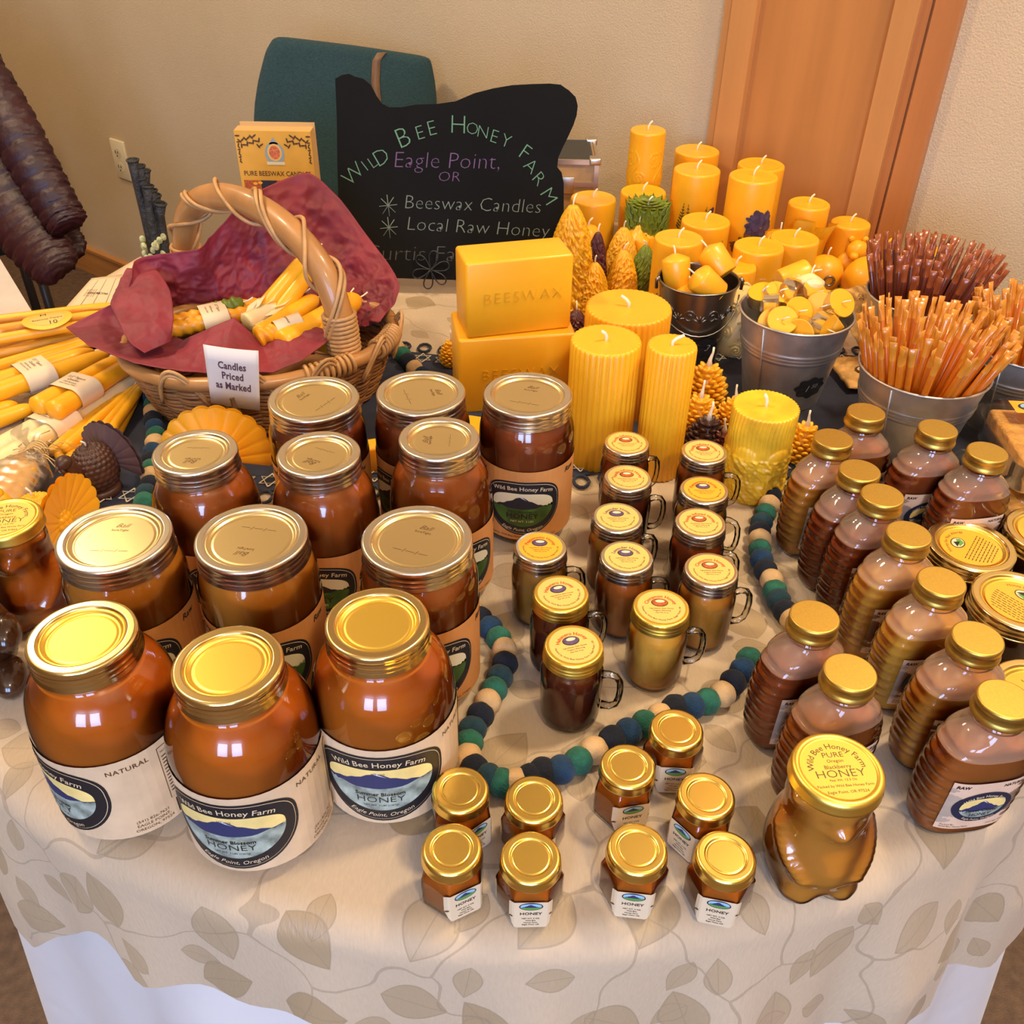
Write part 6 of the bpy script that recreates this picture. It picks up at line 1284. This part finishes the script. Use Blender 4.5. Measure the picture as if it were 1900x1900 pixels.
# quilted jacket over a dark chair
JK = mat('burgundy_nylon', (.036, .005, .009), .45, vary=(9, .3), bump=(60, .3, .004)); JD = mat('dark_chair_fabric', (.014, .017, .014), .8)
t = thing('puffer_jacket', 'dark burgundy quilted jacket hanging at the left edge', 'jacket', (0, 0, 0))
def kp(u, v, k): return CAMP+ray(u, v)*k
def quilt(name, L, r, nr, k, seg=26, sq=.6, bend=.35):
    P = [kp(u, v, kk) for u, v, kk in L]; n = nr*8; mb = MB(); vs = []
    def at(s): q = s*(len(P)-1); i = min(int(q), len(P)-2); return P[i].lerp(P[i+1], q-i)
    for i in range(n+1):
        s = i/n; c = at(s); tn = (at(min(1, s+.02))-at(max(0, s-.02))).normalized(); a1 = tn.cross(Vector((.3, -1, .4))).normalized(); a2 = tn.cross(a1)
        pf = abs(math.sin(PI*nr*s))**.45; taper_ = min(1, .45+6*s, .55+7*(1-s)); r_ = interp(s, r)*(.91+.09*pf)*taper_
        for j in range(seg): a = 2*PI*j/seg; vs.append(c+a1*r_*math.cos(a)+a2*r_*sq*math.sin(a)+tn*(.012*bend*math.cos(2*a))+Vector((.002*math.sin(i*1.7+j), 0, .002*math.cos(i+j*2))))
    mb.add(vs, [(i*seg+j, i*seg+(j+1) % seg, (i+1)*seg+(j+1) % seg, (i+1)*seg+j) for i in range(n) for j in range(seg)]+[tuple(range(seg))[::-1], tuple(n*seg+j for j in range(seg))]); return mb.build(name, JK, t)
quilt('sleeve', [(-75, 60, 2.02), (-20, 160, 2.02), (28, 245, 2.03), (72, 325, 2.05), (112, 395, 2.07), (132, 425, 2.08)], [(0, .050), (.3, .056), (1, .046)], 13, 0)
quilt('body_panel', [(-140, 180, 2.1), (-75, 260, 2.1), (-12, 345, 2.1), (40, 415, 2.1), (84, 470, 2.1), (118, 510, 2.1)], [(0, .10), (.35, .095), (.6, .072), (1, .055)], 14, 0, sq=.5)
quilt('body_panel', [(-150, 60, 2.2), (-60, 240, 2.2), (30, 350, 2.2), (100, 430, 2.2), (140, 480, 2.2)], [(0, .12), (.4, .08), (1, .045)], 13, 0, sq=.35)
t = thing('dark_chair', 'dark chair under the burgundy jacket at the left edge', 'chair', (0, 0, 0)); c = kp(-110, 400, 2.45); MB().box((0, 0, 0), (.20, .20, .035), bev=.03).xf(Matrix.Translation(Vector((c.x, c.y, -.28))) @ Matrix.Rotation(.6, 4, 'Z')).build('seat', JD, t)
MB().box((0, 0, .22), (.20, .03, .26), bev=.025).xf(Matrix.Translation(Vector((c.x-.12, c.y+.18, -.26))) @ Matrix.Rotation(.6, 4, 'Z')).build('backrest', JD, t)
for dx, dy in ((-1, -1), (1, -1), (-1, 1), (1, 1)): q = Matrix.Rotation(.6, 3, 'Z') @ Vector((dx*.17, dy*.17, 0)); MB().tube([Vector((c.x+q.x, c.y+q.y, -.30)), Vector((c.x+q.x, c.y+q.y, -TZ))], .013, 8).build('leg', CHL, t)
# papers at the back left corner of the table
def paper(label, pts, art, z=.004, lift=.0):
    t = thing('price_sheet', label, 'paper', (0, 0, 0)); Q = [T(u, v, zz_) for u, v, zz_ in pts]
    f = lambda a, b, e=0: Q[0].lerp(Q[1], a).lerp(Q[3].lerp(Q[2], a), b)+Vector((0, 0, e+lift*math.sin(PI*a)))
    o = MB().grid(lambda a, b: tuple(f(a, b)), 10, 10).build('sheet', CREAM, t); o.modifiers.new('th', 'SOLIDIFY').thickness = .0003
    A = Art(lambda x, y, l: tuple(f(x, 1-y, .0006+.0002*l))); art(A); A.build('print', o)
def art1(A):
    A.put([(.30, .16), (.62, .24), (.66, .32), (.46, .34)], [(0, 1, 2, 3)], mat('slate_print', (.09, .16, .19), .6), 0); A.disc(.78, .27, .03, .05, INK, 0, 8)
    A.text('WILD BEE HONEY', .62, .12, .055, BRI, 0, rot=1.45); A.text('PRICES', .50, .56, .07, INK, 0, rot=1.5); A.text('HONEY', .50, .72, .07, INK, 0, rot=1.5)
    for x in (.42, .62, .80): A.rect(.12, .9, x, x+.006, BRI, 0, 3)
    for i in range(5): A.text('Raw Honey  8.00', .5, .86-.04*i, .03, BRI, 0)
paper('cream printed price sheet hanging over the table edge behind the bagged tapers', ((120, 572, .004), (170, 516, .004), (252, 506, .004), (240, 590, .004)), art1)
paper('second cream sheet under the basket tissue at the back left', ((188, 518, .002), (260, 476, .002), (330, 500, .002), (300, 560, .002)), lambda A: A.text('HONEY', .3, .5, .08, BRI, 0, rot=1.2))
BLUS = mat('blue_stripe', (.10, .22, .34), .6); paper('cream and blue striped leaflet between the taper pairs and the basket', ((150, 658, .006), (215, 640, .006), (262, 668, .006), (190, 690, .006)), lambda A: (A.rect(0, 1, .15, .34, BLUS, 0, 2), A.rect(0, 1, .62, .80, BLUS, 0, 2)), lift=.002)
# black dried stalk bundle in a small floral pot
t = thing('black_stalk_bundle', 'tall black bundle of ribbed stalks with hollow cup ends behind the basket', 'ornament', (0, 0, 0)); BKW = mat('matte_black_bark', (.022, .021, .020), .6, bump=(160, .9, .004), vary=(50, .4)); y_ = 1.44; mb = MB(); rims = MB()
for k, (ub, ut, vt_) in enumerate(((285, 246, 297), (288, 258, 308), (291, 268, 316), (294, 274, 345), (297, 281, 353), (300, 288, 362), (304, 298, 378), (292, 262, 330), (298, 284, 372))):
    b_ = yp(ub+2, 488, y_+.006*(k % 3)); e_ = yp(ut, vt_, y_+.006*(k % 3)); m1 = b_.lerp(e_, .5)+Vector((.004*math.sin(k*2), .004*math.cos(k), 0)); d = (e_-m1).normalized()
    mb.tube([b_, b_.lerp(m1, .5)+Vector((.002, 0, 0)), m1, m1.lerp(e_, .6)-Vector((.0015, 0, 0)), e_], [.0075, .0085, .0078, .0065, .0085], 10); rims.tube([e_+(d.orthogonal().normalized()*math.cos(q*.5)+d.cross(d.orthogonal()).normalized()*math.sin(q*.5))*.0085 for q in range(14)], .0016, 6, cap=False)
mb.build('stalks', BKW, t); rims.build('cup_rims', BKW, t)
fl = MB(); rd = random.Random(3); c = yp(298, 488, y_); FLW = mat('dried_green_flowers', (.45, .45, .22), .8, vary=(200, .5))
for k in range(40): fl.ell((c.x+rd.uniform(-.026, .016), c.y+rd.uniform(-.02, .01), c.z+rd.uniform(-.03, .045)), (.005, .004, .006), seg=8, rings=5)
fl.build('dried_flowers', FLW, t); MB().lathe([(.001, .0), (.024, 0), (.027, .012), (.025, c.z-.012 if c.z > .03 else .03), (.020, max(.032, c.z-.010))], 24, c=(c.x, c.y, 0)).build('pot', mat('green_glazed_pot', (.10, .16, .10), .3, coat=.4), t)
bpy.context.view_layer.update()
for o in bpy.data.objects:                   # whatever was built in table coordinates at an origin Empty is already lifted by it
    pass
